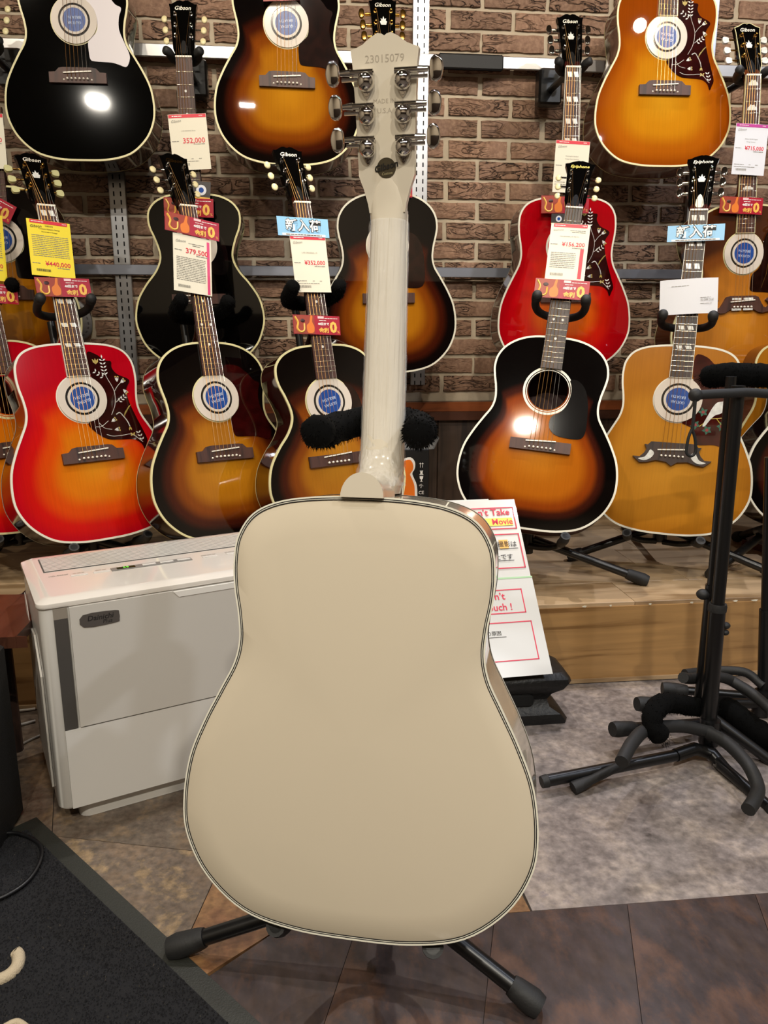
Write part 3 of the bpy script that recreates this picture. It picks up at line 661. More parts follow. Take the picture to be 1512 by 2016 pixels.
def leaf(mb, x, y, a, l, w_, z):
    pts = [(0, 0), (l*.5, w_/2), (l, 0), (l*.5, -w_/2)]
    mb.prism([(x+p*cos(a)-q*sin(a), y+p*sin(a)+q*cos(a)) for p, q in pts], z, z+.0003)
def flower_dec(g, HF, L, hu, nut):
    z = .0018; st = MB(); ye = MB(); 
    def stem(pts, r=.0007): st.tube([(a/1000, b/1000, z) for a, b in sm([(p[0], p[1], 0) for p in pts], 5) for b_ in (0,)] if False else [(v.x/1000, v.y/1000, z) for v in sm([(p[0], p[1], 0) for p in pts], 5)], r, 4)
    stem([(66, 318), (80, 345), (84, 380), (72, 415), (68, 430)]); stem([(84, 378), (95, 392), (104, 400)]); stem([(84, 350), (98, 362)])
    stem([(44, 268), (60, 262), (85, 262), (110, 262), (135, 240)], .0008); stem([(20, 290), (35, 290), (55, 303)]); stem([(30, 300), (42, 285), (60, 280)])
    for k in range(5):
        for s in (-1, 1): leaf(st, .068, (424+9*k)/1000, pi/2-s*1.0, .010, .004, z)
    leaf(st, .068, .466, pi/2, .011, .004, z)
    for k in range(3):
        for s in (-1, 1): leaf(st, (46+8*k)/1000, (432-7*k)/1000, 2.5-s*.9, .009, .004, z); leaf(st, (92+7*k)/1000, (352+5*k)/1000, .6-s*.9, .009, .004, z)
    for x, y, a in ((104, 400, .6), (96, 403, 1.5), (108, 383, -.9), (62, 300, .5), (66, 278, .1)):
        for s in (-.35, 0, .35): leaf(st, x/1000, y/1000, a+s, .014, .003, z)
        leaf(ye, (x+14*cos(a))/1000, (y+14*sin(a))/1000, a+pi/2, .006, .004, z); leaf(ye, (x+14*cos(a))/1000, (y+14*sin(a))/1000, a-pi/2, .006, .004, z)
    for s in (-.5, 0, .5): leaf(ye, .050, .452, pi/2+s, .016, .006, z)
    # small long-billed bird
    for k in range(6): leaf(ye, (98+2*k)/1000, (310+4*k)/1000, 1.2-.1*k, .018, .003, z)
    stem([(78, 318), (88, 322), (96, 312), (104, 298), (108, 284)], .0013); 
    for s in (-.3, .3): leaf(ye, .108, .284, -pi/2+s, .012, .004, z)
    for k in range(3):
        for s in (-1, 1): leaf(st, (134-3*k)/1000, (246+9*k)/1000, 1.7-s*.8, .009, .004, z)
    for s in (-.6, .6, 2.5, 3.6): leaf(ye, .112, .262, s, .008, .004, z)
    tag(st.obj('vine_engraving', M_PEARL, g, 0), kind='stuff'); tag(ye.obj('blossom_engraving', plain('engraving_gold', 'b6a04a', .4), g, 0), kind='stuff')
    crown_dec(g, HF, L, hu, nut)
def crown_dec(g, HF, L, hu, nut):
    m_ = MB().prism([(-.007, 0), (.007, 0), (.010, .009), (.006, .012), (.0075, .018), (.003, .015), (0, .024), (-.003, .015), (-.0075, .018), (-.006, .012), (-.010, .009)], .0002, .0006)
    m_.obj('crown_inlay', M_PEARL, g, 0, HF @ Matrix.Translation((0, .090, 0)))
def dove_dec(g, HF, L, hu, nut):
    z = .0018; gr = MB(); rd = MB(); wh = MB(); ye = MB()
    for cx_, cy_ in ((115, 300), (80, 288), (66, 335), (105, 415), (70, 440), (50, 300), (118, 440), (128, 285)):
        for k in range(5): leaf(gr, cx_/1000, cy_/1000, k*1.25+cx_, .013, .008, z)
        rd.lathe([(.0042, z), (.0042, z+.0005)], 10, Matrix.Translation((cx_/1000, cy_/1000, 0)))
    wh.prism(smclosed(mm([(118, 372), (112, 366), (98, 362), (88, 348), (80, 330), (68, 300), (74, 298), (84, 314), (96, 328), (110, 334), (118, 346), (120, 360)]), 3), z, z+.0008)
    ye.tube([(.060, .296, z), (.085, .318, z), (.115, .322, z), (.130, .316, z)], .001, 4); ye.tube([(.100, .320, z), (.112, .306, z), (.122, .296, z)], .001, 4)
    tag(gr.obj('leaf_inlay', plain('inlay_green', '1f5a45', .4), g, 0), kind='stuff'); tag(rd.obj('blossom_inlay', plain('inlay_red', '8c2a2a', .4), g, 0), kind='stuff')
    wh.obj('bird_inlay', M_PEARL, g, 0); ye.obj('twig_inlay', plain('inlay_yellow', 'c9b64a', .4), g, 0)
    for s in (-1, 1): MB().prism(smclosed([(s*.046, .217), (s*.056, .226), (s*.062, .216), (s*.070, .205), (s*.086, .200), (s*.070, .196), (s*.054, .203)], 3), .0088, .0096).obj('wing_inlay', M_PEARL, g, 0)
    crown_dec(g, HF, L, hu, nut)
def jumbo_dec(g, HF, L, hu, nut):
    f = MB(); v = MB()
    for x, y in ((92, 430), (112, 405), (100, 370), (104, 335), (98, 300), (122, 300)):
        f.lathe([(.0105, .0018), (.0105, .0023)], 10, Matrix.Translation((x/1000, y/1000, 0)))
    v.tube([(.072, .44, .002), (.086, .41, .002), (.080, .375, .002), (.074, .33, .002), (.060, .29, .002)], .0007, 4)
    for y in (.43, .40, .37, .33, .30): v.tube([(.082, y, .002), (.094, y+.012, .002)], .0006, 4)
    tag(f.obj('blossom_engraving', plain('engraving_grey', '5a5f63', .4), g, 0), kind='stuff'); v.obj('vine_engraving', M_GOLD, g, 0)
    for s in (-1, 1):
        for y in (.228, .259): MB().box((s*.018, y+.0, .0092), (.030, .006, .0006)).obj('pearl_block_inlay', M_PEARL, g, 0)
    crown_dec(g, HF, L, hu, nut)

M_TB = burst('top_black_lacquer', [(0, '020202'), (1, '020202')], .05, 0)
M_TV = burst('top_vintage_sunburst', [(.0, 'ba7c18'), (.42, 'aa6a12'), (.62, '7c3c0a'), (.78, '3d1306'), (.90, '0b0504'), (1, '070404')])
M_TV2 = burst('top_amber_black_sunburst', [(.0, 'b8701a'), (.50, 'ad5e10'), (.68, '85380a'), (.78, '38130a'), (.87, '060404'), (1, '050303')], .05)
M_TC = burst('top_cherry_sunburst', [(.0, 'cf8018'), (.36, 'd0700f'), (.60, 'cf460a'), (.80, 'c2120f'), (1, 'b00418')], .12)
M_TC2 = burst('top_red_sunburst', [(.0, 'd06a12'), (.35, 'cc560e'), (.6, 'c01c0c'), (.8, 'b0060f'), (1, 'a00410')])
M_TH = burst('top_honey_sunburst', [(.0, 'c98c1c'), (.45, 'c07c12'), (.75, 'a8580a'), (1, '8a3e06')])
M_TN = burst('top_natural_amber', [(.0, 'c08428'), (.7, 'b97a20'), (1, 'a66816')], .22)
M_TA = burst('top_antique_natural', [(.0, 'c9832a'), (.6, 'b06b1c'), (.85, '7a3f0e'), (1, '401c08')])
M_SB = plain('side_black_lacquer', '060606', .07, coat=.5)
M_SM = plain('side_dark_mahogany', '2a0d08', .10, coat=.5, var=.25, vscale=8)
M_SR = plain('side_red_mahogany', '3a1410', .12, coat=.4, var=.25, vscale=8)
M_SN = plain('side_brown_maple', '5a2c14', .14, coat=.4, var=.25, vscale=8)
M_NK = wood('neck_mahogany', '3a1a10', '2a120b', (60, 6, 10), .3)
M_PGW = plain('pickguard_white', 'd9d2d6', .35)
M_PGB = plain('pickguard_black', '0a0707', .08, coat=.5, var=.3, vscale=50)
M_PGR = plain('pickguard_oxblood', '2a0505', .08, coat=.6, var=.5, vscale=30)
M_PGT = plain('pickguard_dark_tortoise', '1c0a06', .08, coat=.6, var=.5, vscale=40)
M_PGD = plain('pickguard_tortoise', '3a0e0a', .1, coat=.6, var=.6, vscale=30)

PW = [.0405, .7530, .1910, -.2810, .1763, .0017]
G = {'U1': [-.5975, 2.4224, 1.3486, -.0006, .065, .0074], 'U2': [-.2917, 2.3823, .7759, -.0194, .0158, .014], 'U3': [-.0238, 2.3668, 1.3381, -.0004, .0403, -.0108],
 'U4': [.2636, 2.3452, .7563, .0012, -.0136, .0178], 'U5': [.8086, 2.3651, .7635, -.0459, .0363, .0086], 'U6': [1.0886, 2.3898, 1.3615, -.065, .1074, -.0071],
 'U7': [1.3375, 2.2818, .7159, -.0252, .0531, .0244], 'L1': [-.5016, 1.9696, .3583, .5591, .2761, .0172], 'L2': [-.1760, 1.9506, .3580, .5151, .2636, -.0043],
 'L3': [.1062, 1.8958, .3708, .3587, .2203, .0421], 'L4': [.563, 1.8512, .3853, -.2826, .3393, -.1021], 'L5': [.9638, 1.9297, .3413, -.4108, .1828, -.0339],
 'U0': [-.835, 2.38, .765, 0, .03, 0], 'L0': [-.73, 2.10, .355, .62, .20, .03], 'L7': [1.36, 1.90, .345, -.10, .18, -.20], 'L6': [1.47, 2.12, .345, -.20, .08, 0]}
guitar('U0', 'slope', 'sunburst guitar hanging at the left edge, half cut off by the frame', G['U0'], M_TV, M_SM, M_BIND, 'batwing', M_PGB, head='taper')
guitar('U1', 'slope', 'black guitar with a white pickguard hanging high on the left', G['U1'], M_TB, M_SB, M_BIND, 'batwing', M_PGW)
guitar('U2', 'small', 'small-bodied all-black guitar hanging on the wall behind the price tags', G['U2'], M_TB, M_SB, M_BIND, 'smalldrop', M_PGB, 'rect')
guitar('U3', 'slope', 'brown sunburst guitar hanging high beside the white headstock', G['U3'], M_TV, M_SM, M_BIND, 'batwing', M_PGT)
guitar('U4', 'slope', 'sunburst guitar hanging on the wall directly behind the white neck', G['U4'], M_TV, M_SM, M_BINDW, 'teardrop', M_PGT, 'rect', metal=M_GOLD, bmode='chrome', button=M_GOLD, dec=crown_dec)
guitar('U5', 'dread', 'bright red guitar with flowered pickguard hanging on the right', G['U5'], M_TC2, M_SR, M_BINDW, 'longhorn', M_PGR, inlay='para', dec=flower_dec, bmode='chrome')
guitar('U6', 'dread', 'honey-coloured guitar with flowered pickguard hanging high on the right', G['U6'], M_TH, M_SN, M_BIND, 'longhorn', M_PGR, inlay='para', dec=flower_dec)
guitar('U7', 'jumbo', 'large amber jumbo guitar with moustache bridge hanging at far right', G['U7'], M_TA, M_SN, M_BIND, 'jumbo', M_PGT, 'jumbo', inlay='crown', dec=jumbo_dec, metal=M_GOLD, bmode='key', button=M_PEARL, headbind=True, head='modern')
guitar('L0', 'slope', 'orange sunburst guitar at the left edge, mostly outside the frame', G['L0'], M_TC, M_SM, M_BIND, None, None)
guitar('L1', 'dread', 'cherry-red sunburst guitar with flowered pickguard above the white humidifier', G['L1'], M_TC, M_SM, M_BINDW, 'longhorn', M_PGR, inlay='para', dec=flower_dec, metal=M_GOLD, bmode='key', button=M_GREENP, head='modern')
guitar('L2', 'slope', 'dark sunburst guitar with dotted neck standing right of the cherry-red one', G['L2'], M_TV, M_SM, M_BIND, 'batwing', M_PGR, logomat=M_GOLD)
guitar('L3', 'small', 'small sunburst guitar standing left of the white neck', G['L3'], M_TV, M_SM, M_BIND, 'smalldrop', M_PGT, 'rect')
M_YT = plain('logo_yellow', 'e8d25a', .4)
guitar('L4', 'slope', 'sunburst guitar with an open sound hole and black pickguard on a stage stand', G['L4'], M_TV2, plain('side_satin_mahogany', '3a140c', .5, var=.2, vscale=8, spec=.25), M_BINDW, 'teardrop', M_PGB, 'rect', head='asym', logo='Epiphone', logomat=M_YT, board=M_ROSED)
guitar('L5', 'dread', 'natural amber guitar with bird pickguard and winged bridge on a stage stand', G['L5'], M_TN, M_SR, M_BINDW, 'dove', M_PGD, 'dove', inlay='para', dec=dove_dec, head='asym', logo='Epiphone', bmode='chrome', board=M_ROSED)
guitar('L6', 'dread', 'amber guitar at the right edge behind the black fur yoke', G['L6'], M_TN, M_SN, M_BIND)
guitar('L7', 'slope', 'black-edged sunburst guitar with white binding at the lower right edge', G['L7'], M_TV2, M_SB, M_BINDW)

# the white guitar in front, turned with its back to the viewer
M_WB_ = plain('aged_white_lacquer', 'ccc0aa', .08, coat=.5, spec=.35)
M_WN = plain('aged_white_neck', 'cdc3b0', .16, coat=.3, spec=.35)
def white_dec(g, HF, L, hu, nut):
    link('purfling', flat_line('dread', M_INK, .0012, .0024, -DEP-.0001, -1), g)
    link('purfling', flat_line('dread', M_BINDW, .0024, .0031, -DEP-.0002, -1), g)
    link('purfling', flat_line('dread', M_INK, .0031, .0042, -DEP-.0001, -1), g)
    bk = Matrix.Rotation(pi, 4, 'Y')   # rear face of the headstock, reading from behind
    st = plain('stamped_number', 'a39887', .5)
    text('23015079', st, g, 0, .166, .0146, width=.046, M=HF @ bk, name='serial_number_lettering')
    text('MADE IN', st, g, -.001, .122, .0146, width=.026, M=HF @ bk); text('U.S.A', st, g, -.001, .112, .0146, width=.017, M=HF @ bk)
    e = MB().lathe([(.0115, .0145), (.0115, .0149)], 28).obj('oval_emblem', plain('emblem_brown', '3b3322', .35), g, 30, HF @ bk @ Matrix.Translation((0, .050, 0)))
    text('Gibson', plain('emblem_ink', '120f0b', .4), g, 0, .052, .0153, width=.029, rot=.22, bold=.03, shear=.3, M=HF @ bk, name='logo_lettering')
    text('Custom', plain('emblem_pale', 'a89c74', .4), g, .001, .044, .0153, width=.013, rot=.1, shear=.3, M=HF @ bk)
    # wrinkled clear film slipped over the neck
    m, nt, b = newmat('clear_film'); b.inputs['Base Color'].default_value = (1, 1, 1, 1); b.inputs['Roughness'].default_value = .06; b.inputs['Alpha'].default_value = .20
    b.inputs['Specular IOR Level'].default_value = .8
    tc = N(nt, 'ShaderNodeTexCoord'); mp = N(nt, 'ShaderNodeMapping'); mp.inputs['Scale'].default_value = (220, 7, 220); nz = N(nt, 'ShaderNodeTexNoise'); nz.inputs['Scale'].default_value = 1
    bp = N(nt, 'ShaderNodeBump'); bp.inputs['Strength'].default_value = 1; bp.inputs['Distance'].default_value = .006
    nt.links.new(tc.outputs['Object'], mp.inputs[0]); nt.links.new(mp.outputs[0], nz.inputs['Vector']); nt.links.new(nz.outputs['Fac'], bp.inputs['Height']); nt.links.new(bp.outputs[0], b.inputs['Normal'])
    rg = random.Random(5); rings = []
    for k in range(60):
        u = nut-.012-(nut-.012-L-.012)*k/59; t = (u-L)/.337; r = []
        hw = .0278+(.0232-.0278)*t+.0015; d = .0215+.003*(1-t)+.0018; low = max(0, 1-(u-L-.006)/.05); d += .070*low**1.5; cr_ = .0005+.0030*low
        for j in range(28):
            a = 2*pi*j/28; x = hw*math.copysign(abs(cos(a))**.8, cos(a)); z = .004-d*max(0, sin(a))**.8 if sin(a) > 0 else .004+.008*min(1, -sin(a)*3)
            r.append((x+rg.uniform(-cr_, cr_), u, z+rg.uniform(-cr_, cr_)))
        rings.append(r)
    MB().loft(rings, True, False).obj('film_wrap', m, g, 80)
guitar('W', 'dread', 'white guitar in front, turned to show its back, on a floor stand', PW, M_WB_, M_WB_, M_BINDW, 'dove', M_PGD, 'dove', neck=M_WN, headmat=M_WN, head='wide', flip=True, bmode='chrome', inlay='para', dec=white_dec)

# ------------------------------------------------------------------ sound hole covers
def cover(key, kind, where, rot=pi-.12):
    M = GM[key] @ Matrix.Translation((0, DIM[kind][1]/1000, .0018))
    c = empty('sound_hole_cover', M, 'blue-centred white sound hole cover on the '+where, 'cover', 'sound hole covers')
    link('outer_ring', cached('cv1', lambda: ring_mesh('outer_ring', M_RING, .0425, .0610, 0, .0022)), c)
    link('dark_groove', cached('cv2', lambda: ring_mesh('dark_groove', plain('cover_smoke', '4d4a48', .12, metal=.8), .0365, .0427, -.002, .0008)), c)
    link('inner_ring', cached('cv3', lambda: ring_mesh('inner_ring', M_RING, .0305, .0368, -.002, .0030)), c)
    link('blue_disc', cached('cv4', lambda: MB().lathe([(.0307, -.002), (.0307, .0026)], 40).mesh('blue_disc', M_DISC, 30)), c)
    for t, y in (('GUITAR', .008), ('BREATH', -.006)):
        text(t, plain('cover_print', 'b9cbe6', .4), c, *(Matrix.Rotation(rot, 3, 'Z') @ Vector((0, y, 0))).xy, .0028, width=.036, rot=rot, bold=.01)
for k, kd, wh, r in (('U0', 'slope', 'guitar cut off at the left edge', pi), ('U1', 'slope', 'hanging black guitar with white pickguard', pi), ('U3', 'slope', 'brown sunburst guitar hanging high', pi+.1),
    ('U2', 'small', 'small all-black hanging guitar, peeking behind its tag', pi), ('U4', 'slope', 'sunburst guitar behind the white neck', pi),
    ('U6', 'dread', 'honey-coloured hanging guitar', pi-.15), ('U7', 'jumbo', 'large jumbo guitar at far right', pi-.1), ('L1', 'dread', 'cherry-red sunburst guitar', pi+.25),
    ('L2', 'slope', 'dark sunburst guitar right of the cherry-red one', pi+.2), ('L3', 'small', 'small sunburst guitar beside the white neck', pi+.2), ('L5', 'dread', 'natural amber guitar', pi-.1)):
    cover(k, kd, wh, r)

# ------------------------------------------------------------------ cards on the necks
def card_frame(key, TL, TR, BL, z):
    M = GM[key]; Mi = M.inverted()
    def hit(p):
        o = Mi @ CP; d = Mi.to_3x3() @ ray(*p); t = (z-o.z)/d.z; q = o+d*t; return Vector((q.x, q.y))
    a, b, c = hit(TL), hit(TR), hit(BL); x = (b-a); w_ = x.length; x.normalize(); y = Vector((-x.y, x.x)); h = -(c-a).dot(y); ctr = a+x*w_/2-y*h/2
    F = Matrix(((x.x, y.x, 0, ctr.x), (x.y, y.y, 0, ctr.y), (0, 0, 1, z), (0, 0, 0, 1)))
    return M @ F, w_, h
def sheet(name, w_, h, mat, par, curl=.0):
    n = 8; mb = MB(); a = []; b = []
    for j in range(2):
        for i in range(n+1):
            t = i/n*2-1; a.append((t*w_/2, (j-.5)*h, -curl*t*t)); b.append((t*w_/2, (j-.5)*h, -curl*t*t-.0006))
    k = n+1; fs = [(i, i+1, k+i+1, k+i) for i in range(n)]; fb = [(2*k+k+i, 2*k+k+i+1, 2*k+i+1, 2*k+i) for i in range(n)]
    fe = [(2*k+i, 2*k+i+1, i+1, i) for i in range(n)]+[(k+i, k+i+1, 3*k+i+1, 3*k+i) for i in range(n)]+[(0, k, 3*k, 2*k), (n, 2*k+n, 3*k+n, k+n)]
    return mb.add(a+b, fs+fb+fe).obj(name, mat, par, 0)
def tag_card(key, TL, TR, BL, label, price, z=.0185, mat=None, head=None, title=(), style=0, pcol=None, brand='Gibson', seed=1):
    F, w_, h = card_frame(key, TL, TR, BL, z); mat = mat or M_CARD; head = head or M_RED; pcol = pcol or M_RED
    t = empty('price_tag', F, label, 'price tag', 'price tags on the guitar necks'); sheet('card', w_, h, mat, t); Z = .0006
    if style != 1:
        MB().box((0, h*.465, Z/2), (w_*(.98 if style == 0 else .86), h*.06, Z)).obj('header_strip', head, t, 0)
        text('new', M_WHITE, t, w_*.36, h*.465, Z+.0004, height=h*.02)
        bars('header_print', M_WHITE, t, [(-w_*.40, -w_*.12, h*.465)], Z+.0002, h*.012, seed=seed)
    else:
        MB().box((w_*.42, -h*.02, Z/2), (w_*.07, h*.93, Z)).obj('side_strip', plain('print_pink', 'd8487a', .45), t, 0)
    text(brand, M_GREY if style != 2 else M_INK, t, -w_*.30, h*.38, Z, width=w_*.26, shear=.3, rot=.08)
    py_ = {0: .02, 1: .22, 2: -.28, 3: .13}[style]
    text(price, pcol, t, w_*.12, h*py_, Z, width=w_*.58, bold=.012)
    bars('small_print', M_GREY, t, [(-w_*.46, -w_*.28, h*py_), (w_*.1, w_*.4, h*(py_-.06))], Z, h*.012, seed=seed+1)
    for i, s in enumerate(title): text(s, M_GREY if style != 2 else M_INK, t, 0, h*(.20-.055*i if style == 0 else .40-.055*i if style == 2 else .27), Z, height=h*.026)
    rows = []
    if style == 0: rows = [(-w_*.45, -w_*.15, -h*.30), (w_*.0, w_*.06, -h*.30), (w_*.2, w_*.28, -h*.30), (-w_*.45, w_*.2, -h*.345)]
    elif style == 1: rows = [(-w_*.42, w_*.34, h*(.10-.03*i)) for i in range(14)]+[(-w_*.1, w_*.3, h*.36), (0, w_*.2, h*.33)]
    elif style == 2: rows = [(-w_*.42, w_*.42, h*(.22-.033*i)) for i in range(12)]
    else: rows = [(-w_*.42, w_*.22, h*(-.02-.032*i)) for i in range(9)]+[(.0, w_*.4, h*.38), (w_*.05, w_*.4, h*.35)]
    bars('small_print', M_GREY, t, rows, Z, h*.010, seed=seed+2)
    bc = MB(); rg = random.Random(seed); x = -w_*.38
    while x < -w_*.06: l = rg.uniform(.0004, .0011); bc.box((x, -h*.40, Z), (l, h*.045, .0002)); x += l+rg.uniform(.0005, .001)
    bc.obj('barcode', M_INK if style == 2 else M_GREY, t, 0)
    if style == 3: MB().box((w_*.36, -h*.20, Z), (w_*.09, h*.52, .0003)).obj('side_strip', M_RED, t, 0)
    return t
def banner(key, TL, TR, BL, label, z=.0190, curl=.0):
    F, w_, h = card_frame(key, TL, TR, BL, z)
    t = empty('promotion_banner', F, label, 'banner', 'red interest free banners on the necks'); sheet('card', w_, h, M_BANNER, t); Z = .0006
    p = MB().box((-w_*.27, 0, Z/2), (w_*.44, h*.96, Z*.8)).obj('picture_panel', plain('picture_brown', '9c3b25', .4), t, 0)
    hn = MB(); hn.prism(smclosed([(w_*-.20, h*-.42), (w_*-.08, h*-.40), (w_*-.06, h*-.1), (w_*-.10, h*.15), (w_*-.09, h*.45), (w_*-.13, h*.45), (w_*-.16, h*.12), (w_*-.22, h*-.05)], 3), Z, Z+.0003)
    hn.obj('guitar_picture', M_ORG, t, 0)
    hh = MB().tube([(v.x, v.y, Z) for v in sm([(-w_*.46, h*.40, 0), (-w_*.40, h*.1, 0), (-w_*.42, -h*.2, 0), (-w_*.36, -h*.38, 0), (-w_*.28, -h*.3, 0), (-w_*.27, h*.05, 0)], 4)], .0025, 5); hh.obj('horn_picture', M_GOLDP, t, 0)
    MB().sph((-w_*.30, h*.2, Z), (w_*.05, h*.10, .0006), 12, 6).obj('figure_picture', plain('picture_dark', '3a1612', .4), t, 30)
    MB().box((w_*.09, h*.40, Z), (w_*.13, h*.12, .0003)).obj('header_strip', plain('banner_pink', 'f0c7c9', .4), t, 0)
    text('48回まで', M_WHITE, t, w_*.14, h*.06, Z, width=w_*.24, bold=.03)
    text('金利', M_GOLDP, t, w_*.14, -h*.27, Z, width=w_*.21, bold=.04)
    text('0', M_GOLDP, t, w_*.35, -h*.10, Z, height=h*.62, bold=.04); text('%', M_GOLDP, t, w_*.455, -h*.34, Z, height=h*.14)
    bars('small_print', M_WHITE, t, [(w_*.05, w_*.20, h*.24), (w_*.17, w_*.45, h*.36)], Z, h*.03)
    return t
def blue_banner(key, TL, TR, BL, label):
    F, w_, h = card_frame(key, TL, TR, BL, .0195)
    t = empty('new_arrival_banner', F, label, 'banner'); sheet('card', w_, h, M_BLUE, t)
    text('新入荷', M_INK, t, 0, h*.08, .0006, width=w_*.70, bold=.06); text('新入荷', M_WHITE, t, 0, h*.08, .0011, width=w_*.685, bold=.018)
    MB().box((0, -h*.42, .0004), (w_*.84, h*.12, .0006)).obj('footer_strip', M_WHITE, t, 0)
    bars('small_print', M_INK, t, [(-w_*.35, w_*.35, -h*.42)], .0009, h*.04)
tag_card('U2', (330, 226), (405, 223), (341, 336), 'white price tag of 352,000 on the small black guitar near the upper rail', '352,000', title=('L-00 ORIGINAL Ebony',), seed=1)
tag_card('U0', (-62, 222), (5, 224), (-57, 331), 'white price tag cut off by the left edge below the headstock', '385,000'[:7], seed=2)
tag_card('L1', (51, 429), (137, 441), (67, 541), 'yellow price tag of 440,000 on the cherry-red guitar', '¥440,000', mat=M_YEL, style=2, title=('GIBSON', 'Custom Historic Series', 'Hummingbird Heritage'), seed=3)
tag_card('L2', (340, 457), (415, 473), (356, 573), 'white price tag of 379,500 with a pink side stripe on the dark sunburst guitar', '379,500', style=1, seed=4)
tag_card('L3', (570, 463), (640, 466), (588, 575), 'white price tag of 352,000 under the blue banner left of the white neck', '¥352,000', title=('L-00 ORIGINAL VS',), seed=5)
tag_card('U5', (1095, 275), (1162, 279), (1090, 378), 'white price tag on the red guitar, half behind the yellow-lettered headstock', '440,000', title=('Hummingbird Standard', 'Vintage Cherry Sunburst'), seed=6)
tag_card('L4', (1086, 439), (1163, 443), (1066, 549), 'white price tag of 156,200 with a red side stripe on the open-hole guitar', '¥156,200', style=3, title=('1942 BANNER J-45 RED RL',), brand='Epiphone', seed=7)
tag_card('U7', (1450, 242), (1514, 246), (1447, 343), 'white price tag of 715,000 with a purple header at the right edge', '¥715,000', mat=M_CARDB, head=M_PURP, title=('Gibson / SJ-200 Original', 'Vintage Sunburst'), seed=8)
tag_card('L0', (-75, 412), (4, 425), (-68, 545), 'yellow price tag just showing at the left edge', '¥330,000', mat=M_YEL, style=2, seed=9)
banner('U0', (-62, 355), (33, 408), (-80, 388), 'tilted red banner with gold zero at the left edge, on the hanging guitar')
banner('L0', (-70, 553), (33, 562), (-68, 592), 'red banner with gold zero at the left edge below the yellow tag')
banner('L1', (67, 545), (175, 549), (75, 583), 'red banner with gold zero under the yellow tag of the cherry-red guitar', z=.0205)
banner('U2', (322, 388), (420, 392), (322, 425), 'red banner with gold zero lying behind the other on the small black guitar')
banner('L2', (324, 415), (431, 440), (325, 452), 'red banner with gold zero above the 379,500 price tag', z=.0215)
banner('L3', (576, 619), (668, 623), (580, 657), 'red banner with gold zero on the small sunburst guitar below the fur yoke')
banner('U4', (720, 352), (812, 354), (721, 387), 'red banner mostly hidden behind the white headstock')
banner('U5', (1066, 385), (1160, 385), (1067, 420), 'red banner behind the nut of the yellow-lettered headstock')
banner('L4', (1055, 547), (1162, 554), (1049, 584), 'red banner with gold zero under the 156,200 price tag', z=.0205)
banner('U7', (1419, 386), (1503, 390), (1417, 419), 'red banner with gold zero on the jumbo guitar at far right')
banner('U3', (515, -33), (588, -36), (516, 3), 'red banner on the high brown sunburst guitar, cut off by the top edge')
blue_banner('L3', (544, 425), (645, 432), (551, 463), 'sky blue banner with Japanese writing left of the white neck')
blue_banner('L5', (1315, 445), (1428, 440), (1311, 477), 'sky blue banner with Japanese writing on the natural amber guitar')
blue_banner('U4', (798, 322), (822, 322), (798, 352), 'sky blue card corner just right of the white headstock') if False else None
F, w_, h = card_frame('L5', (1300, 552), (1415, 545), (1292, 621), .0195)
t = empty('paper_sheet', F, 'blank white sheet of paper on the neck of the natural amber guitar', 'paper'); sheet('page', w_, h, plain('paper_cool', 'dcdde3', .5), t, .006)
text('EJ-200 SCE', M_GREY, t, w_*.32, -h*.12, .0005, width=w_*.22); bars('faint_print', M_GREY, t, [(w_*.2, w_*.4, -h*.22), (w_*.2, w_*.38, -h*.05), (-w_*.3, 0, h*.3)], .0001, h*.012)
for key, q, lb in (('U2', ((379, 355), (415, 359), (380, 390)), 'small dark card with a pale round emblem above the red banners'), ('U5', ((1086, 420), (1115, 421), (1086, 441)), 'small dark card under the red banner on the red guitar')):
    F, w_, h = card_frame(key, *q, .0180); t = empty('product_card', F, lb, 'card'); sheet('card', w_, h, plain('card_dark', '3a3433', .4), t)
    MB().lathe([(h*.30, .0004), (h*.30, .0010)], 24).obj('round_emblem', M_CARDB, t, 30); MB().lathe([(h*.15, .0008), (h*.15, .0014)], 20).obj('emblem_centre', M_DISC, t, 30)
    MB().box((0, -h*.44, .0004), (w_, h*.1, .0008)).obj('gold_edge', M_GOLDP, t, 0)

# ------------------------------------------------------------------ yokes, hangers and stands
def fur(name, path, r, parent, hairs=900, seed=1):
    rg = random.Random(seed); P = sm(path, 6); n = len(P)
    P = [P[0]+(P[0]-P[1]).normalized()*r*q for q in (.62, .5, .25)]+P+[P[-1]+(P[-1]-P[-2]).normalized()*r*q for q in (.25, .5, .62)]; n = len(P)
    rr = [r*({0: .25, 1: .62, 2: .90}.get(min(i, n-1-i), 1))*rg.uniform(.96, 1.04) for i in range(n)]
    mb = MB().tube(P, rr, 14, noise=.06)
    for _ in range(hairs):
        i = rg.randrange(n-1); t = rg.random(); c = P[i].lerp(P[i+1], t); ax = (P[i+1]-P[i]).normalized()
        d = Vector((rg.gauss(0, 1), rg.gauss(0, 1), rg.gauss(0, 1))); d -= ax*d.dot(ax)*(.9 if 3 < i < n-5 else .3); d.normalize()
        b = c+d*rr[i]*.95; q = d.cross(ax)*.0009; tip = b+d*rg.uniform(.002, .0055)+Vector((0, 0, -.002))+ax*rg.uniform(-.003, .003)
        mb.add([tuple(b-q), tuple(b+q), tuple(tip)], [(0, 1, 2)])
    return mb.obj(name, M_FUR, parent, 60)
def W2L(M, p): return M.inverted() @ Vector(p)
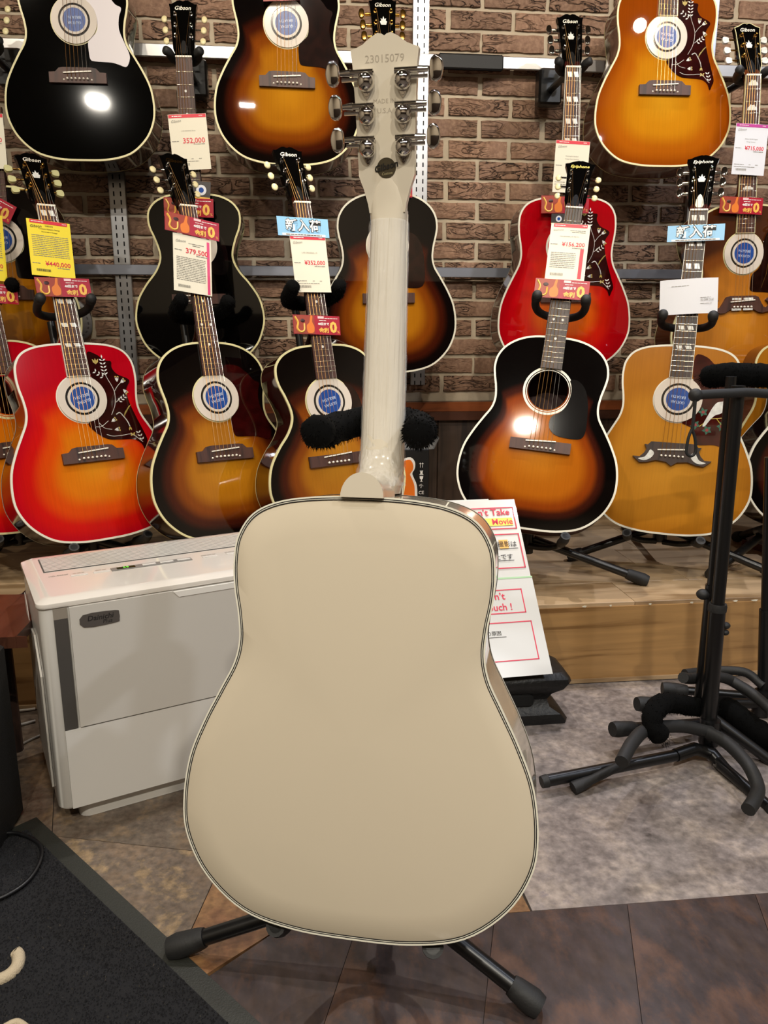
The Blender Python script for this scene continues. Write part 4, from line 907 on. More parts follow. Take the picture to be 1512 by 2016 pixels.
def hanger(key, kind, label, arm=.05):
    M = GM[key]; nut = DIM[kind][0]/1000+.349; c = M @ Vector((0, nut+.004, -.045)); wy = WY-.05
    t = empty('guitar_hanger', (c.x, wy, c.z), label, 'hanger', 'wall hangers'); Ti = t.matrix_world.inverted()
    def L_(p): return tuple(Ti @ (M @ Vector(p)))
    MB().box((-.0, -.02, .012), (.075, .05, .105), bev=.006).obj('mounting_block', M_BLACK, t)
    MB().tube([(0, -.03, .0), L_((0, nut+.004, -.045))], .010, 12).obj('stem', M_BLACK, t)
    for s in (-1, 1):
        MB().tube(sm([L_((0, nut+.002, -.046)), L_((s*.024, nut+.004, -.040)), L_((s*.036, nut+.010, -.018)), L_((s*.040, nut+.014, .004)), L_((s*.052, nut+.018, .014))], 5), [.010]*8+[.012]*9+[.012, .012, .011, .008], 12).obj('padded_arm', M_RUB, t, 60)
hanger('U0', 'slope', 'black wall hanger at the left edge below the cream pegs')
hanger('U2', 'small', 'black wall hanger holding the small black guitar')
hanger('U4', 'slope', 'wall hanger behind the white headstock')
hanger('U5', 'dread', 'black wall hanger holding the red guitar')
hanger('U7', 'jumbo', 'black wall hanger holding the jumbo guitar at far right')
hanger('U1', 'slope', 'wall hanger of the black guitar with white pickguard, above the frame')
hanger('U3', 'slope', 'wall hanger of the high brown sunburst guitar, above the frame')
hanger('U6', 'dread', 'wall hanger of the honey-coloured guitar, above the frame')

def floor_stand(key, kind, label, zf=.214, yoke_u=.60, furry=False, feet=None, flip=False, seed=1, yz=-.030, group=None, hubw=-.16, spread=.30):
    M = gmat(G[key]) if key != 'W' else gmat(PW)
    hub = M @ Vector((0, -.015, hubw)); hub.z = zf+.115
    t = empty('guitar_stand', (hub.x, hub.y, zf), label, 'guitar stand', group); Ti = t.matrix_world.inverted()
    def L_(p): return tuple(Ti @ (M @ Vector(p)))
    def W_(p): return tuple(Ti @ Vector(p))
    hb = W_(hub); fwd = (M.to_3x3() @ Vector((0, 0, 1))); fwd.z = 0; fwd.normalize(); sd = Vector((-fwd.y, fwd.x, 0))
    if feet is None: feet = [hub+fwd*spread*.55+sd*spread*.85, hub+fwd*spread*.55-sd*spread*.85, hub-fwd*spread*.8]
    MB().tube([(hb[0], hb[1], hb[2]-.045), (hb[0], hb[1], hb[2]+.03)], .020, 16).obj('hub', M_BLACK, t)
    for f in feet:
        f = Vector((f[0], f[1], zf+.012)); a = Vector(hb); b = Vector(W_(f)); a2 = a.lerp(b, .06); m_ = a.lerp(b, .80)
        lg = MB().tube([tuple(a2), tuple(b)], .0115, 14).obj('leg', M_BLACK, t)
        MB().tube([tuple(a.lerp(b, .84)), tuple(a.lerp(b, .87)), tuple(a.lerp(b, .97)), tuple(b+(b-a).normalized()*.004)], [.0135, .0155, .018, .0155], 14).obj('rubber_foot', M_RUB, lg, 50)
    top = Vector(L_((0, yoke_u, hubw+.02))); k = Vector(hb).lerp(top, .5)
    MB().tube([hb, tuple(k)], .0135, 14).obj('lower_pole', M_BLACK, t); MB().tube([tuple(k), tuple(top)], .0105, 14).obj('upper_pole', M_BLACK, t)
    MB().lathe([(.017, -.02), (.018, 0), (.017, .02)], 16, Matrix.Translation(tuple(k))).obj('collar', M_RUB, t)
    for s in (-1, 1):
        ew = -.035 if key == 'W' else 0
        pth = sm([L_((s*.01, -.03, hubw+.01)), L_((s*.05, -.030, hubw+.03)), L_((s*.085, -.022, -.11)), L_((s*.09, -.016, -.05+ew*.5)), L_((s*.092, -.014, .004+ew)), L_((s*.094, -.004, .022+ew))], 5)
        MB().tube(pth, .0085, 12).obj('body_rest', M_BLACK, t, 60)
        MB().tube(pth[-12:], .0125, 12).obj('rest_pad', M_RUB, t, 60)
    yp = [(-.062, yoke_u+.012, yz+.055), (-.064, yoke_u, yz+.02), (-.052, yoke_u-.004, yz-.02), (-.02, yoke_u-.004, yz-.048), (.02, yoke_u-.004, yz-.048), (.052, yoke_u-.004, yz-.02), (.064, yoke_u, yz+.02), (.062, yoke_u+.012, yz+.055)]
    if key == 'W': yp = [(-.068, yoke_u-.006, yz+.055), (-.068, yoke_u-.004, yz+.02), (-.053, yoke_u+.006, yz-.02), (-.02, yoke_u+.016, yz-.048), (.02, yoke_u+.014, yz-.048), (.044, yoke_u+.006, yz-.02), (.051, yoke_u, yz+.02), (.052, yoke_u-.004, yz+.046)]
    if furry: fur('fur_yoke', [L_(p) for p in yp], .0195 if key == 'W' else .018, t, 1600, seed)
    else:
        P = sm([L_(p) for p in yp], 5); MB().tube(P, [.0115, .0135, .0125]+[.0105]*(len(P)-6)+[.0125, .0135, .0115], 12).obj('rubber_yoke', M_RUB, t, 60)
        for e in (0, -1): MB().sph(tuple(P[e]), .0135, 14, 10).obj('yoke_end', M_RUB, t, 60)
    return t
floor_stand('L0', 'slope', 'black guitar stand with fur yoke at the left edge of the stage', yoke_u=.64, furry=True, seed=2)
floor_stand('L1', 'dread', 'black guitar stand under the cherry-red sunburst guitar', yoke_u=.605)
floor_stand('L2', 'slope', 'black guitar stand with fur yoke under the dark dotted-neck guitar', yoke_u=.60, furry=True, seed=3)
floor_stand('L3', 'small', 'black guitar stand with fur yoke under the small sunburst guitar', yoke_u=.615, furry=True, seed=4)
floor_stand('L4', 'slope', 'black guitar stand with rubber yoke under the open-hole guitar', yoke_u=.595, feet=[(.905, 1.885, 0), (.30, 2.0, 0), (.62, 2.45, 0)])
floor_stand('L5', 'dread', 'black guitar stand with rubber yoke under the natural amber guitar', yoke_u=.572, feet=[(.775, 2.13, 0), (1.29, 1.88, 0), (1.1, 2.48, 0)])
floor_stand('L7', 'slope', 'black guitar stand at the right edge of the stage', yoke_u=.60)
floor_stand('W', 'dread', 'black guitar stand with fur yoke carrying the white guitar', zf=0, yoke_u=.590, furry=True, feet=[(-.205, .962, 0), (.288, .812, 0), (.16, 1.27, 0)], seed=5, yz=-.105, hubw=-.20)
# polished wooden stand foot at the right edge
wp = atZ(1470, 1078, .214)
t = empty('wooden_stand', (1.50, 2.16, .214), 'polished red-brown wooden stand foot at the right end of the stage', 'stand')
M_MAH = wood('polished_mahogany', '5a2a1e', '3c1811', (4, 20, 20), .15)
MB().prism(smclosed([(-.09, .10), (-.10, 0), (-.07, -.10), (.02, -.12), (.25, -.12), (.25, .10)], 3), 0, .022).obj('base_slab', M_MAH, t, 30)
MB().box((.03, .04, .10), (.10, .03, .17), bev=.006).obj('upright_block', M_MAH, t)

# ------------------------------------------------------------------ humidifier
hx, hy = -.452, 1.283; ha = math.atan2(.067, .155)
t = empty('humidifier', Matrix.Translation((hx, hy, 0)) @ Matrix.Rotation(ha, 4, 'Z'), 'white floor-standing humidifier with grille top on the floor at left', 'humidifier')
HW, HD, HH = .50, .30, .43
M_HB = plain('humidifier_white', 'd2cfc9', .25, coat=.2, spec=.4); M_HS = plain('humidifier_side', 'bdb8b0', .3, spec=.4)
def rrect(x0, y0, x1, y1, r, n=6):
    out = []
    for cx_, cy_, a0 in ((x1-r, y0+r, -90), (x1-r, y1-r, 0), (x0+r, y1-r, 90), (x0+r, y0+r, 180)):
        for k in range(n+1): a = rad(a0+90*k/n); out.append((cx_+r*cos(a), cy_+r*sin(a)))
    return out
ins = lambda d, z: [(x, y, z) for x, y in rrect(d, d, HW-d, HD-d, .017-d*.3)]
MB().loft([ins(.004, .030), ins(0, .036), ins(0, .416)], True, True).obj('cabinet', M_HB, t, 40)
MB().loft([[(x, y, z) for x, y in rrect(.035, .012, .285, HD-.02, .02)] for z in (0, .030)], True, True).obj('base_foot', M_HB, t, 40)
MB().loft([ins(-.003, .416), ins(-.004, .419), ins(-.003, HH-.006), ins(.010, HH), ins(.022, HH)], True, True).obj('top_cover', plain('humidifier_top', 'd8d2ca', .10, coat=.5), t, 40)
for k in range(10):
    MB().box((HW/2, HD-.035-.0095*k, HH+.0008), (HW-.06, .0058, .0010)).obj('grille_slat', M_HB, t, 0)
MB().box((HW/2, HD-.078, HH+.0003), (HW-.055, .100, .0008)).obj('grille_recess', plain('grille_grey', '4a4744', .7), t, 0)
MB().box((.030+.19, .128, HH+.0008), (.155, .019, .0016), bev=.0005).obj('control_panel', plain('panel_grey', '7d7a76', .35), t, 0)
MB().box((.030+.140, .128, HH+.0018), (.034, .012, .0010)).obj('display', plain('display_dark', '1e2a12', .2), t, 0)
text('55', plain('display_green', '62c83a', .4, emit=1.2), t, .170, .128, HH+.0026, height=.008)
for k in range(3): MB().box((.214+.034*k, .128, HH+.0020), (.026, .008, .0014), bev=.0005).obj('button', M_HB, t)
for x in (.085, .125, .335, .385): MB().box((x, .128, HH+.0006), (.030, .010, .0010), bev=.0003).obj('soft_button', M_HB, t)
text('HD-9000F', M_GREY, t, .050, .140, HH+.0006, width=.034)
bars('small_print', M_GREY, t, [(.320, .35, .138), (.37, .40, .138), (.075, .095, .138), (.115, .135, .138)], HH+.0012, .0015)
# front: column, dark water gauge, big tank door, lower panel
MB().box((.033, -.0008, .2915), (.0225, .006, .207)).obj('gauge_window', plain('gauge_charcoal', '4a4744', .2, coat=.4), t, 0)
MB().box((.033, -.0008, .4045), (.0225, .0055, .019)).obj('gauge_cap', plain('gauge_taupe', '8d857a', .3), t, 0)
tk = MB(); pl = [(.0475, .190), (.492, .190), (.492, .414), (.395, .414), (.385, .404), (.235, .404), (.225, .414), (.0475, .414)]
Mxz = Matrix(((1, 0, 0, 0), (0, 0, -1, 0), (0, 1, 0, 0), (0, 0, 0, 1)))
tk.prism(pl, .0005, .007, Mxz); tk.obj('tank_door', plain('tank_door_grey', 'c6c2bb', .3), t, 0)
MB().prism([(.022, .034), (.492, .034), (.492, .187), (.022, .187)], .0005, .0055, Mxz).obj('lower_panel', M_HB, t, 0)
MB().prism([(.225, .413), (.395, .413), (.385, .402), (.235, .402)], .003, .0085, Mxz).obj('door_grip', plain('grip_white', 'e2dfd9', .25), t, 0)
bd_ = MB(); bd_.prism(smclosed([(.068, .375), (.122, .375), (.128, .380), (.128, .391), (.122, .397), (.068, .397)], 3), .0072, .0088, Mxz); bd_.obj('badge', plain('badge_pewter', '6a6562', .3, metal=.5), t, 0)
text('Dainichi', M_INK, t, 0, 0, 0, width=.044, shear=.2, bold=.01, M=Matrix.Translation((.097, -.0090, .3895)) @ Matrix.Rotation(pi/2, 4, 'X'))
text('Plus', M_INK, t, 0, 0, 0, width=.016, shear=.2, M=Matrix.Translation((.108, -.0090, .3805)) @ Matrix.Rotation(pi/2, 4, 'X'))
Myz = Matrix(((0, 0, -1, 0), (1, 0, 0, 0), (0, 1, 0, 0), (0, 0, 0, 1)))
MB().prism([(.06, .05), (.265, .05), (.265, .31), (.12, .33), (.06, .27)], 0.0005, .004, Myz).obj('side_panel', M_HS, t, 0)
MB().prism(smclosed([(.19, .30), (.245, .345), (.245, .375), (.205, .36), (.185, .33)], 2), .004, .0048, Myz).obj('side_grip', plain('grip_white', 'e2dfd9', .25), t, 0)

# ------------------------------------------------------------------ leaning notice on an iron block
t = empty('notice_board', (0, 0, 0), 'laminated white notice with red boxes leaning behind the white guitar', 'notice')
A_, B_ = Vector((.543, 1.55, .129)), Vector((.521, 1.83, .468))   # right edge bottom / top
yd = (B_-A_); SH = yd.length; yd.normalize(); xd = Vector((-yd.y, yd.x, 0)).normalized(); SWd = .30
zd = yd.cross(xd).normalized(); zd = -zd if zd.y > 0 else zd; xr = -xd
t.matrix_world = Matrix((( xr.x, yd.x, zd.x, A_.x), (xr.y, yd.y, zd.y, A_.y), (xr.z, yd.z, zd.z, A_.z), (0, 0, 0, 1)))
M_PAP = plain('notice_paper', 'd3d2ce', .25, coat=.5)
LH = SH*(1478-745)/1373
MB().box((-SWd/2, LH/2, 0), (SWd, LH, .0015)).obj('lower_sheet', M_PAP, t, 0)
MB().box((-SWd/2-.002, LH+(SH-LH)/2, -.0016), (SWd, SH-LH+.006, .0015)).obj('upper_sheet', M_PAP, t, 0)
MB().box((-SWd/2-.052, SH/2+.008, -.005), (SWd*.9, SH, .0012)).obj('rear_sheet', plain('notice_rear', 'd6d5cf', .4), t, 0)
MB().box((-SWd/2, LH-.001, .0012), (SWd, .004, .0008)).obj('green_edge', plain('film_green', 'a8cfa2', .3), t, 0)
K_ = SH/1373
M_RL = plain('notice_red', 'd92c4c', .4)
def V_(cy): return (1478-cy)*K_
def frame(x0, y0, x1, y1, th=.0024):
    m_ = MB()
    for a, b, c, d in ((x0, y0, x1, y0+th), (x0, y1-th, x1, y1), (x0, y0, x0+th, y1), (x1-th, y0, x1, y1)): m_.box(((a+c)/2, (b+d)/2, .0013), (c-a, d-b, .0006))
    m_.obj('red_frame', M_RL, t, 0)
frame(-.27, V_(350), -.011, V_(165)); frame(-.27, V_(672), -.010, V_(390)); frame(-.27, V_(1020), -.032, V_(835)); frame(-.27, V_(1368), -.024, V_(1082))
MB().box((-.020-.045, V_(288), .0010), (.092, .021, .0005)).obj('highlight_bar', plain('marker_yellow', 'f5dc62', .5), t, 0)
MB().box((-.053, V_(475), .0010), (.022, .023, .0005)).obj('highlight_bar', plain('marker_orange', 'f0b860', .5), t, 0)
def rtext(body, mat, xr_, cy, wd): text(body, mat, t, xr_-wd/2, V_(cy), .0016, width=wd, bold=.012 if mat == M_RL else 0)
rtext('Don\u2019t Take', M_RL, -.022, 205, .112); rtext('Movie', M_RL, -.019, 287, .052)
rtext('撮影は', M_INK, -.021, 475, .048); rtext('禁止です', M_INK, -.037, 578, .062)
rtext('Don\u2019t', M_RL, -.076, 885, .056); rtext('Touch !', M_RL, -.064, 968, .072); rtext('故障の原因', M_INK, -.102, 1160, .058)
for x0, x1, y in ((-.11, -.019, V_(512)), (-.13, -.035, V_(608)), (-.15, -.091, V_(1190))): MB().box(((x0+x1)/2, y, .0014), (x1-x0, .0011, .0005)).obj('underline', M_INK, t, 0)
# cast iron block
t = empty('iron_block', (.468, 1.625, 0), 'black cast-iron rail block on the floor holding up the notice', 'block')
M_IRON = plain('cast_iron', '0c0c0c', .5, bump=.9, bscale=90)
secs = [(0, 1, .06), (.012, 1.02, .062), (.035, .90, .058), (.055, .70, .045), (.080, .66, .040), (.105, .74, .046), (.128, .95, .058), (.150, 1.06, .062), (.165, 1.04, .06), (.182, .90, .052)]
mb = MB(); rg = random.Random(2)
mb.loft([[(s*.12*cx_+rg.uniform(-.002, .002), d*cy_*1.1+rg.uniform(-.002, .002), z) for cx_, cy_ in ((.93, -1), (1, -.8), (1, 0), (1, .8), (.93, 1), (0, 1), (-.93, 1), (-1, .8), (-1, -.8), (-.93, -1), (0, -1))] for z, s, d in [(z*.66, s, d) for z, s, d in secs]], True, True)
mb.obj('block', M_IRON, t, 35)
MB().box((-.02, -.040, .054), (.13, .03, .042), bev=.010).obj('recess_shade', plain('recess_shade_black', '020202', .9), t)  # solid black box: the shade of a hollow put in as colour

# ------------------------------------------------------------------ orange figure box and plastic tray on the stage
bp_ = atY(845, 885, 2.42); bl_ = atY(745, 885, 2.42)
t = empty('amplifier_carton', (bl_.x, 2.42, .214), 'black carton with an orange human figure behind the white guitar', 'carton')
bw_ = bp_.x-bl_.x; bh_ = bp_.z-.214
MB().box((bw_/2, .09, bh_/2), (bw_, .18, bh_), bev=.002).obj('carton', plain('carton_black', '0b0b0d', .5), t)
fx = atY(806, 900, 2.42).x-bl_.x; sc = .36
fig = smclosed([(p[0]*sc, p[1]*sc) for p in [(-.03, .62), (.03, .64), (.06, .60), (.06, .55), (.035, .51), (.05, .47), (.075, .40), (.08, .28), (.085, .20), (.07, .10), (.078, -.02), (.04, -.02), (.03, .08), (.0, .16), (-.03, .08), (-.05, -.02), (-.09, -.02), (-.08, .2), (-.10, .35), (-.08, .46), (-.035, .51), (-.05, .56)]], 3)
figo = smclosed([(p[0]*sc*1.10, p[1]*sc*1.02-.001) for p in [(-.034, .63), (.034, .65), (.07, .61), (.07, .55), (.05, .51), (.062, .47), (.088, .40), (.094, .28), (.096, .20), (.084, .10), (.09, -.02), (-.10, -.02), (-.095, .2), (-.115, .35), (-.09, .46), (-.05, .51), (-.065, .56)]], 3)
FX = Matrix.Translation((fx-.010, -.0, bh_-.262)) @ Mxz
MB().prism(figo, .0003, .0010, FX).obj('figure_outline', M_WHITE, t, 0); MB().prism(fig, .0010, .0018, FX).obj('orange_figure', plain('figure_orange', 'f07818', .5), t, 0)
ix = atY(830, 900, 2.42).x-bl_.x
MI = Matrix.Translation((ix, -.0006, 0)) @ Matrix.Rotation(pi/2, 4, 'X')
for s, zz, hh_ in (('⇈', bh_-.050, .016), ('♜', bh_-.075, .014), ('☂', bh_-.118, .014)): text(s, M_WHITE, t, 0, zz, 0, height=hh_, M=MI)
MB().prism([(-.006, .010), (.006, .010), (.005, .002), (.0015, -.001), (.0015, -.006), (.005, -.008), (-.005, -.008), (-.0015, -.006), (-.0015, -.001), (-.005, .002)], 0, .0006, MI @ Matrix.Translation((0, bh_-.096, 0))).obj('glass_symbol', M_WHITE, t, 0)
text('CE', M_WHITE, t, 0, bh_-.140, 0, width=.017, M=MI); text('UK\nCA', M_WHITE, t, 0, bh_-.162, 0, height=.015, M=MI)
m, nt, b = newmat('clear_plastic'); b.inputs['Alpha'].default_value = .22; b.inputs['Roughness'].default_value = .06; b.inputs['Base Color'].default_value = (.7, .75, .8, 1)
tr = MB(); r0 = rrect(0, 0, bw_+.035, .20, .02); r1 = rrect(.012, .012, bw_+.020, .188, .016)
tr.loft([[(x, y, .0) for x, y in r1], [(x, y, .036) for x, y in r0]], True, False); tr.add([(x, y, 0) for x, y in r1], [tuple(range(len(r1)))])
o = tr.obj('plastic_tray', m, None, 40, Matrix.Translation((bl_.x, 2.41, bp_.z+.0005))); tag(o, 'clear plastic tray lying on the black carton', 'tray')

# ------------------------------------------------------------------ empty folding stands at right
def knob(parent, p, r=.012): return MB().sph(p, (r, r, r*.8), 12, 8).obj('knob', M_RUB, parent, 60)
def foot(parent_leg, a, b, r=.0155):
    a, b = Vector(a), Vector(b); d = (b-a).normalized()
    MB().tube([tuple(b-d*.055), tuple(b-d*.045), tuple(b-d*.008), tuple(b+d*.003)], [r*.82, r, r*1.12, r], 14).obj('rubber_foot', M_RUB, parent_leg, 50)
def leg(par, a, b, r=.0118, ft=True):
    l = MB().tube([a, b], r, 14).obj('leg', M_BLACK, par)
    if ft: foot(l, a, b)
    return l
SX, SY = .834, 1.405
t = empty('guitar_stand', (SX, SY, 0), 'tall empty black guitar stand with fur yoke in front of the natural guitar', 'guitar stand')
o_ = lambda p: (p[0]-SX, p[1]-SY, p[2])
MB().tube([o_((.834, 1.400, .045)), o_((.828, 1.400, .33))], .0165, 16).obj('lower_pole', M_BLACK, t)
MB().tube([o_((.828, 1.400, .32)), o_((.824, 1.400, .775))], .0130, 16).obj('upper_pole', M_BLACK, t)
MB().tube([o_((.834, 1.438, .10)), o_((.834, 1.438, .365))], .0135, 14).obj('rear_lower_pole', M_BLACK, t)
MB().tube([o_((.834, 1.438, .355)), o_((.830, 1.438, .79))], .0105, 14).obj('rear_upper_pole', M_BLACK, t)
MB().lathe([(.018, 0), (.0185, .01), (.0172, .016)], 16, Matrix.Translation(o_((.828, 1.400, .322)))).obj('collar', M_RUB, t)
knob(t, o_((.850, 1.400, .29)), .009); knob(t, o_((.850, 1.400, .275)), .008); knob(t, o_((.816, 1.438, .345)), .014)
hub = o_((.834, 1.392, .060))
MB().lathe([(.020, -.03), (.022, 0), (.020, .025)], 16, Matrix.Translation(hub)).obj('hub', M_BLACK, t)
def W(p, Y): q = atY(p[0], p[1], Y); return o_((q.x, q.y, q.z))
l1 = leg(t, W((1345, 1484), 1.36), W((1078, 1537), 1.30), .0118, False)
MB().tube([W((1078, 1537), 1.30), W((1066, 1540), 1.298)], [.0128, .0118], 14).obj('leg_cap', M_RUB, l1)
MB().tube(sm([W((1235, 1500), 1.33), W((1165, 1535), 1.30), W((1128, 1552), 1.29)], 4), [.009]*5+[.011, .012, .013, .013], 12).obj('leg_brace', M_RUB, t, 60)
l2 = leg(t, W((1412, 1500), 1.34), W((1560, 1630), 1.15), .0118)
l3 = leg(t, o_((.845, 1.42, .08)), W((1600, 1560), 1.30), .0118)
for a in (W((1355, 1485), 1.36), W((1408, 1505), 1.33)): MB().lathe([(.004, 0), (.004, .003)], 10, Matrix.Translation(a) @ Matrix.Rotation(pi/2, 4, 'X')).obj('rivet', M_CHROME, t)
MB().tube([W((1330, 1487), 1.355), W((1368, 1474), 1.37), W((1402, 1484), 1.365), W((1428, 1516), 1.33)], .0135, 12).obj('leg_bracket', M_BLACK, t)
MB().tube(sm([W((1400, 1442), 1.37), W((1340, 1430), 1.36), W((1275, 1436), 1.32), W((1245, 1462), 1.27), W((1224, 1500), 1.22)], 6), .0128, 14).obj('body_rest', M_RUB, t, 60)
MB().tube(sm([W((1390, 1440), 1.37), W((1430, 1462), 1.32), W((1472, 1505), 1.25), W((1492, 1550), 1.20), W((1485, 1575), 1.17), W((1473, 1594), 1.15)], 6), .0128, 14).obj('body_rest', M_RUB, t, 60)
fur('fur_yoke', [W((1398, 1395), 1.44), W((1350, 1388), 1.42), W((1310, 1384), 1.38), W((1287, 1402), 1.33), W((1285, 1430), 1.31), W((1300, 1448), 1.30)], .0205, t, 1500, 11)
fur('fur_yoke', [W((1395, 742), 1.50), W((1425, 738), 1.48), W((1470, 738), 1.48), W((1540, 742), 1.48)], .0235, t, 2600, 12)
MB().tube(sm([W((1368, 778), 1.36), W((1400, 776), 1.37), W((1440, 774), 1.38), W((1480, 773), 1.39), W((1540, 778), 1.40)], 5), .0088, 12).obj('rubber_yoke', M_RUB, t, 60)
MB().sph(W((1369, 778), 1.36), .0125, 16, 10).obj('yoke_end', M_RUB, t, 60)
st = MB().tube([W((1369, 785), 1.355), W((1366, 820), 1.355), W((1363, 845), 1.355)], .0032, 8)
st.tube(sm([W((1362, 845), 1.355), W((1356, 860), 1.355), W((1352, 880), 1.355), W((1352, 893), 1.355), W((1361, 898), 1.355), W((1369, 890), 1.355), W((1369, 870), 1.355), W((1366, 855), 1.355), W((1362, 845), 1.355)], 4), .0029, 8)
st.obj('security_strap', M_RUB, t, 60)
# second folded stand behind
S2 = (1.03, 1.56)
t = empty('guitar_stand', (S2[0], S2[1], 0), 'folded black guitar stand on the floor at the right edge, low behind the tall one', 'guitar stand')
o_ = lambda p: (p[0]-S2[0], p[1]-S2[1], p[2])
MB().tube([W((1503, 1385), 1.56), W((1508, 1200), 1.56)], .0145, 14).obj('pole', M_BLACK, t)
MB().tube([W((1508, 1200), 1.56), W((1516, 900), 1.56)], .0110, 14).obj('upper_pole', M_BLACK, t)
hb2 = W((1500, 1375), 1.55)
MB().lathe([(.019, -.04), (.021, 0), (.018, .02)], 14, Matrix.Translation(hb2)).obj('hub', M_BLACK, t)
leg(t, W((1440, 1420), 1.50), W((1208, 1436), 1.43)); leg(t, W((1500, 1385), 1.55), W((1256, 1386), 1.52)); leg(t, W((1500, 1372), 1.57), W((1306, 1356), 1.62), .0105)
leg(t, hb2, W((1600, 1420), 1.45))
MB().tube(sm([W((1488, 1375), 1.50), W((1440, 1340), 1.48), W((1400, 1332), 1.47), W((1360, 1336), 1.45), W((1345, 1334), 1.43)], 5), .0118, 12).obj('body_rest', M_RUB, t, 60)
MB().tube(sm([W((1502, 1350), 1.55), W((1470, 1325), 1.58), W((1430, 1320), 1.60), W((1385, 1322), 1.62), W((1348, 1326), 1.60)], 5), .0105, 12).obj('body_rest', M_RUB, t, 60)
MB().tube(sm([W((1440, 1340), 1.48), W((1480, 1365), 1.44), W((1520, 1400), 1.38)], 5), .0118, 12).obj('body_rest', M_RUB, t, 60)
fur('fur_yoke', [W((1405, 1398), 1.50), W((1432, 1396), 1.47), W((1465, 1420), 1.43), W((1500, 1445), 1.40), W((1545, 1475), 1.38)], .0255, t, 2200, 13)
MB().tube([W((1410, 1440), 1.45), W((1460, 1475), 1.42), W((1530, 1520), 1.38)], .0120, 12).obj('leg', M_BLACK, t, 60)

# ------------------------------------------------------------------ left foreground: mat, cable, cabinet, table corner
c0, c1 = Vector((-.506, 1.315)), Vector((-.075, .834)); e1 = (c1-c0).normalized(); e2 = Vector((-e1.y, e1.x))*-1
if e2.x > 0: e2 = -e2
def mp_(a, b): q = c0+e1*a+e2*b; return (q.x, q.y)
t = empty('floor_mat', (0, 0, 0), 'black carpet mat with rubber border on the floor at lower left', 'mat')
ang = Vector((-.557-.506*-1, 1.278-1.315))
MB().prism([mp_(0, 0), mp_(.95, 0), mp_(.95, .8), mp_(0, .8)], .0003, .0035).obj('rubber_border', plain('mat_rubber', '23241f', .55, bump=.3, bscale=400), t, 0)
BW = .030
MB().prism([mp_(BW, BW), mp_(.92, BW), mp_(.92, .77), mp_(BW, .77)], .003, .0075).obj('pile_base', plain('mat_pile_base', '0f0f13', .95, bump=1, bscale=900), t, 0)
rg = random.Random(9); mb = MB()
mark = [mp_(a, b) for a, b in ((.395, .310), (.415, .300), (.43, .318), (.425, .345), (.405, .365))]
def fr_(q):
    d = Vector(q)-c0; return d.dot(e1), d.dot(e2)
for _ in range(26000):
    a, b = BW+.002+rg.random()*.60, BW+.001+rg.random()**1.1*.46
    q = mp_(a, b); r = rg.uniform(.0010, .0022); th = rg.random()*6.28; mb.cur = 0 if rg.random() > .02 else 1
    dx, dy = rg.uniform(-.0012, .0012), rg.uniform(-.0012, .0012); h_ = rg.uniform(.0015, .0038)
    mb.add([(q[0]+r*cos(th+k*2.094), q[1]+r*sin(th+k*2.094), .0073) for k in range(3)]+[(q[0]+dx, q[1]+dy, .0073+h_)], [(0, 1, 3), (1, 2, 3), (2, 0, 3)])
tag(mb.obj('carpet_pile', [plain('mat_pile', '141419', .9), plain('mat_pile_fleck', '34302c', .9)], t, 0), kind='stuff')
M_CRM = plain('mat_cream', 'b5a68c', .9, bump=.8, bscale=500)
MB().tube([(v.x, v.y, .0085) for v in sm([(*atZ(22, 1892)[:2], 0), (*atZ(36, 1888)[:2], 0), (*atZ(36, 1910)[:2], 0), (*atZ(20, 1930)[:2], 0), (*atZ(-10, 1945)[:2], 0)], 6)], [.002, .004, .005, .006, .007]+[.009]*20, 8).obj('cream_letter_stroke', M_CRM, t, 60)
MB().tube([(v.x, v.y, .0085) for v in sm([(*atZ(10, 2034)[:2], 0), (*atZ(35, 2024)[:2], 0), (*atZ(60, 2040)[:2], 0)], 6)], .005, 8).obj('cream_letter_stroke', M_CRM, t, 60)
M_CAB = plain('cable_black', '121214', .4)
o = MB().tube([(v.x, v.y, .014) for v in sm([(*atZ(-60, 1660)[:2], 0), (*atZ(0, 1655)[:2], 0), (*atZ(40, 1655)[:2], 0), (*atZ(78, 1675)[:2], 0), (*atZ(82, 1705)[:2], 0), (*atZ(60, 1745)[:2], 0), (*atZ(20, 1775)[:2], 0), (*atZ(-40, 1800)[:2], 0)], 8)], .0033, 8).obj('cable', M_CAB, None, 60)
tag(o, 'black cable looped on the dark carpet mat', 'cable')
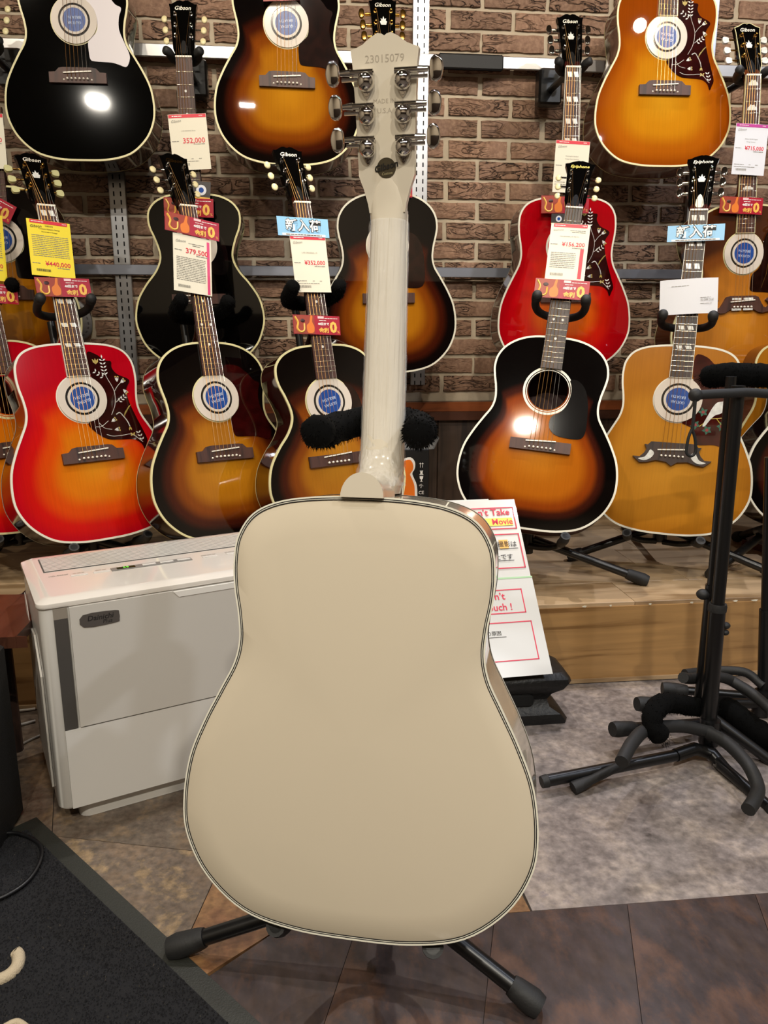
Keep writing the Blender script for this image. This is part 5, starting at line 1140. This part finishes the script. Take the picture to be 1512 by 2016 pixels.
# speaker cabinet at the left edge
t = empty('speaker_cabinet', (-.60, 1.20, 0), 'black speaker cabinet at the left edge of the floor', 'speaker')
q0, q1 = atZ(28, 1645, 0), atZ(8, 1320, 0)
MB().box((-.21, .06, .17), (.42, .165, .34), bev=.008).obj('cabinet', plain('cabinet_black', '0b0b0c', .6, bump=.4, bscale=500), t, 35, Matrix.Translation((.065, .0, 0)))
MB().box((-.21, -.024, .17), (.37, .006, .29), bev=.002).obj('grille_cloth', plain('grille_cloth', '060608', .9), t, 35, Matrix.Translation((.065, .0, 0)))
for z_ in (.012, .328):
    MB().box((-.006, -.016, z_), (.026, .026, .026), bev=.004).obj('corner_protector', M_RUB, t, 35, Matrix.Translation((.065, .0, 0)))
# wooden table corner
tw = atY(32, 1266, 1.37)
o = MB().prism(smclosed([(-.5, -.24), (-.02, -.24), (-.002, -.235), (0, -.22), (0, -.02), (-.004, -.004), (-.03, 0), (-.5, 0)], 2), 0, .022).obj('stool_seat', wood('dark_walnut_top', '4a2c20', '321c14', (30, 4, 10), .35), None, 30, Matrix.Translation((tw.x, 1.61, tw.z-.010)))
tt = empty('wooden_stool', (tw.x, 1.61, 0), 'dark wooden stool whose seat corner shows at the left edge', 'stool')
o.parent = tt; o.matrix_local = Matrix.Translation((0, 0, tw.z-.010)); o.name = 'seat'
for lx, ly in ((-.10, -.20), (-.10, -.04), (-.42, -.20), (-.42, -.04)): MB().tube([(lx, ly, 0), (lx, ly, tw.z-.010)], .013, 10).obj('leg', M_ROSED, tt)
# cables behind
for i, (pts, c, r, lb) in enumerate((
    ([(-30, 1400), (20, 1403), (55, 1400), (70, 1398)], 'c9c4bb', .0032, 'white cable on the floor left of the humidifier'),
    ([(-20, 1440), (15, 1437), (40, 1430), (70, 1422)], '8a8680', .0034, 'grey cable on the floor left of the humidifier'),
    ([(-10, 1385), (20, 1375), (45, 1362), (70, 1350)], '1a1613', .0022, 'thin black cable rising behind the humidifier'),
    ([(10, 1480), (35, 1472), (58, 1460), (80, 1450)], '6a645c', .0030, 'lowest dark grey cable beside the humidifier'))):
    o = MB().tube([(v.x, v.y, r+.0004) for v in sm([(*atZ(a, b)[:2], 0) for a, b in pts], 5)], r, 8).obj('cable', plain('cable_'+c, c, .5), None, 60); tag(o, lb, 'cable')
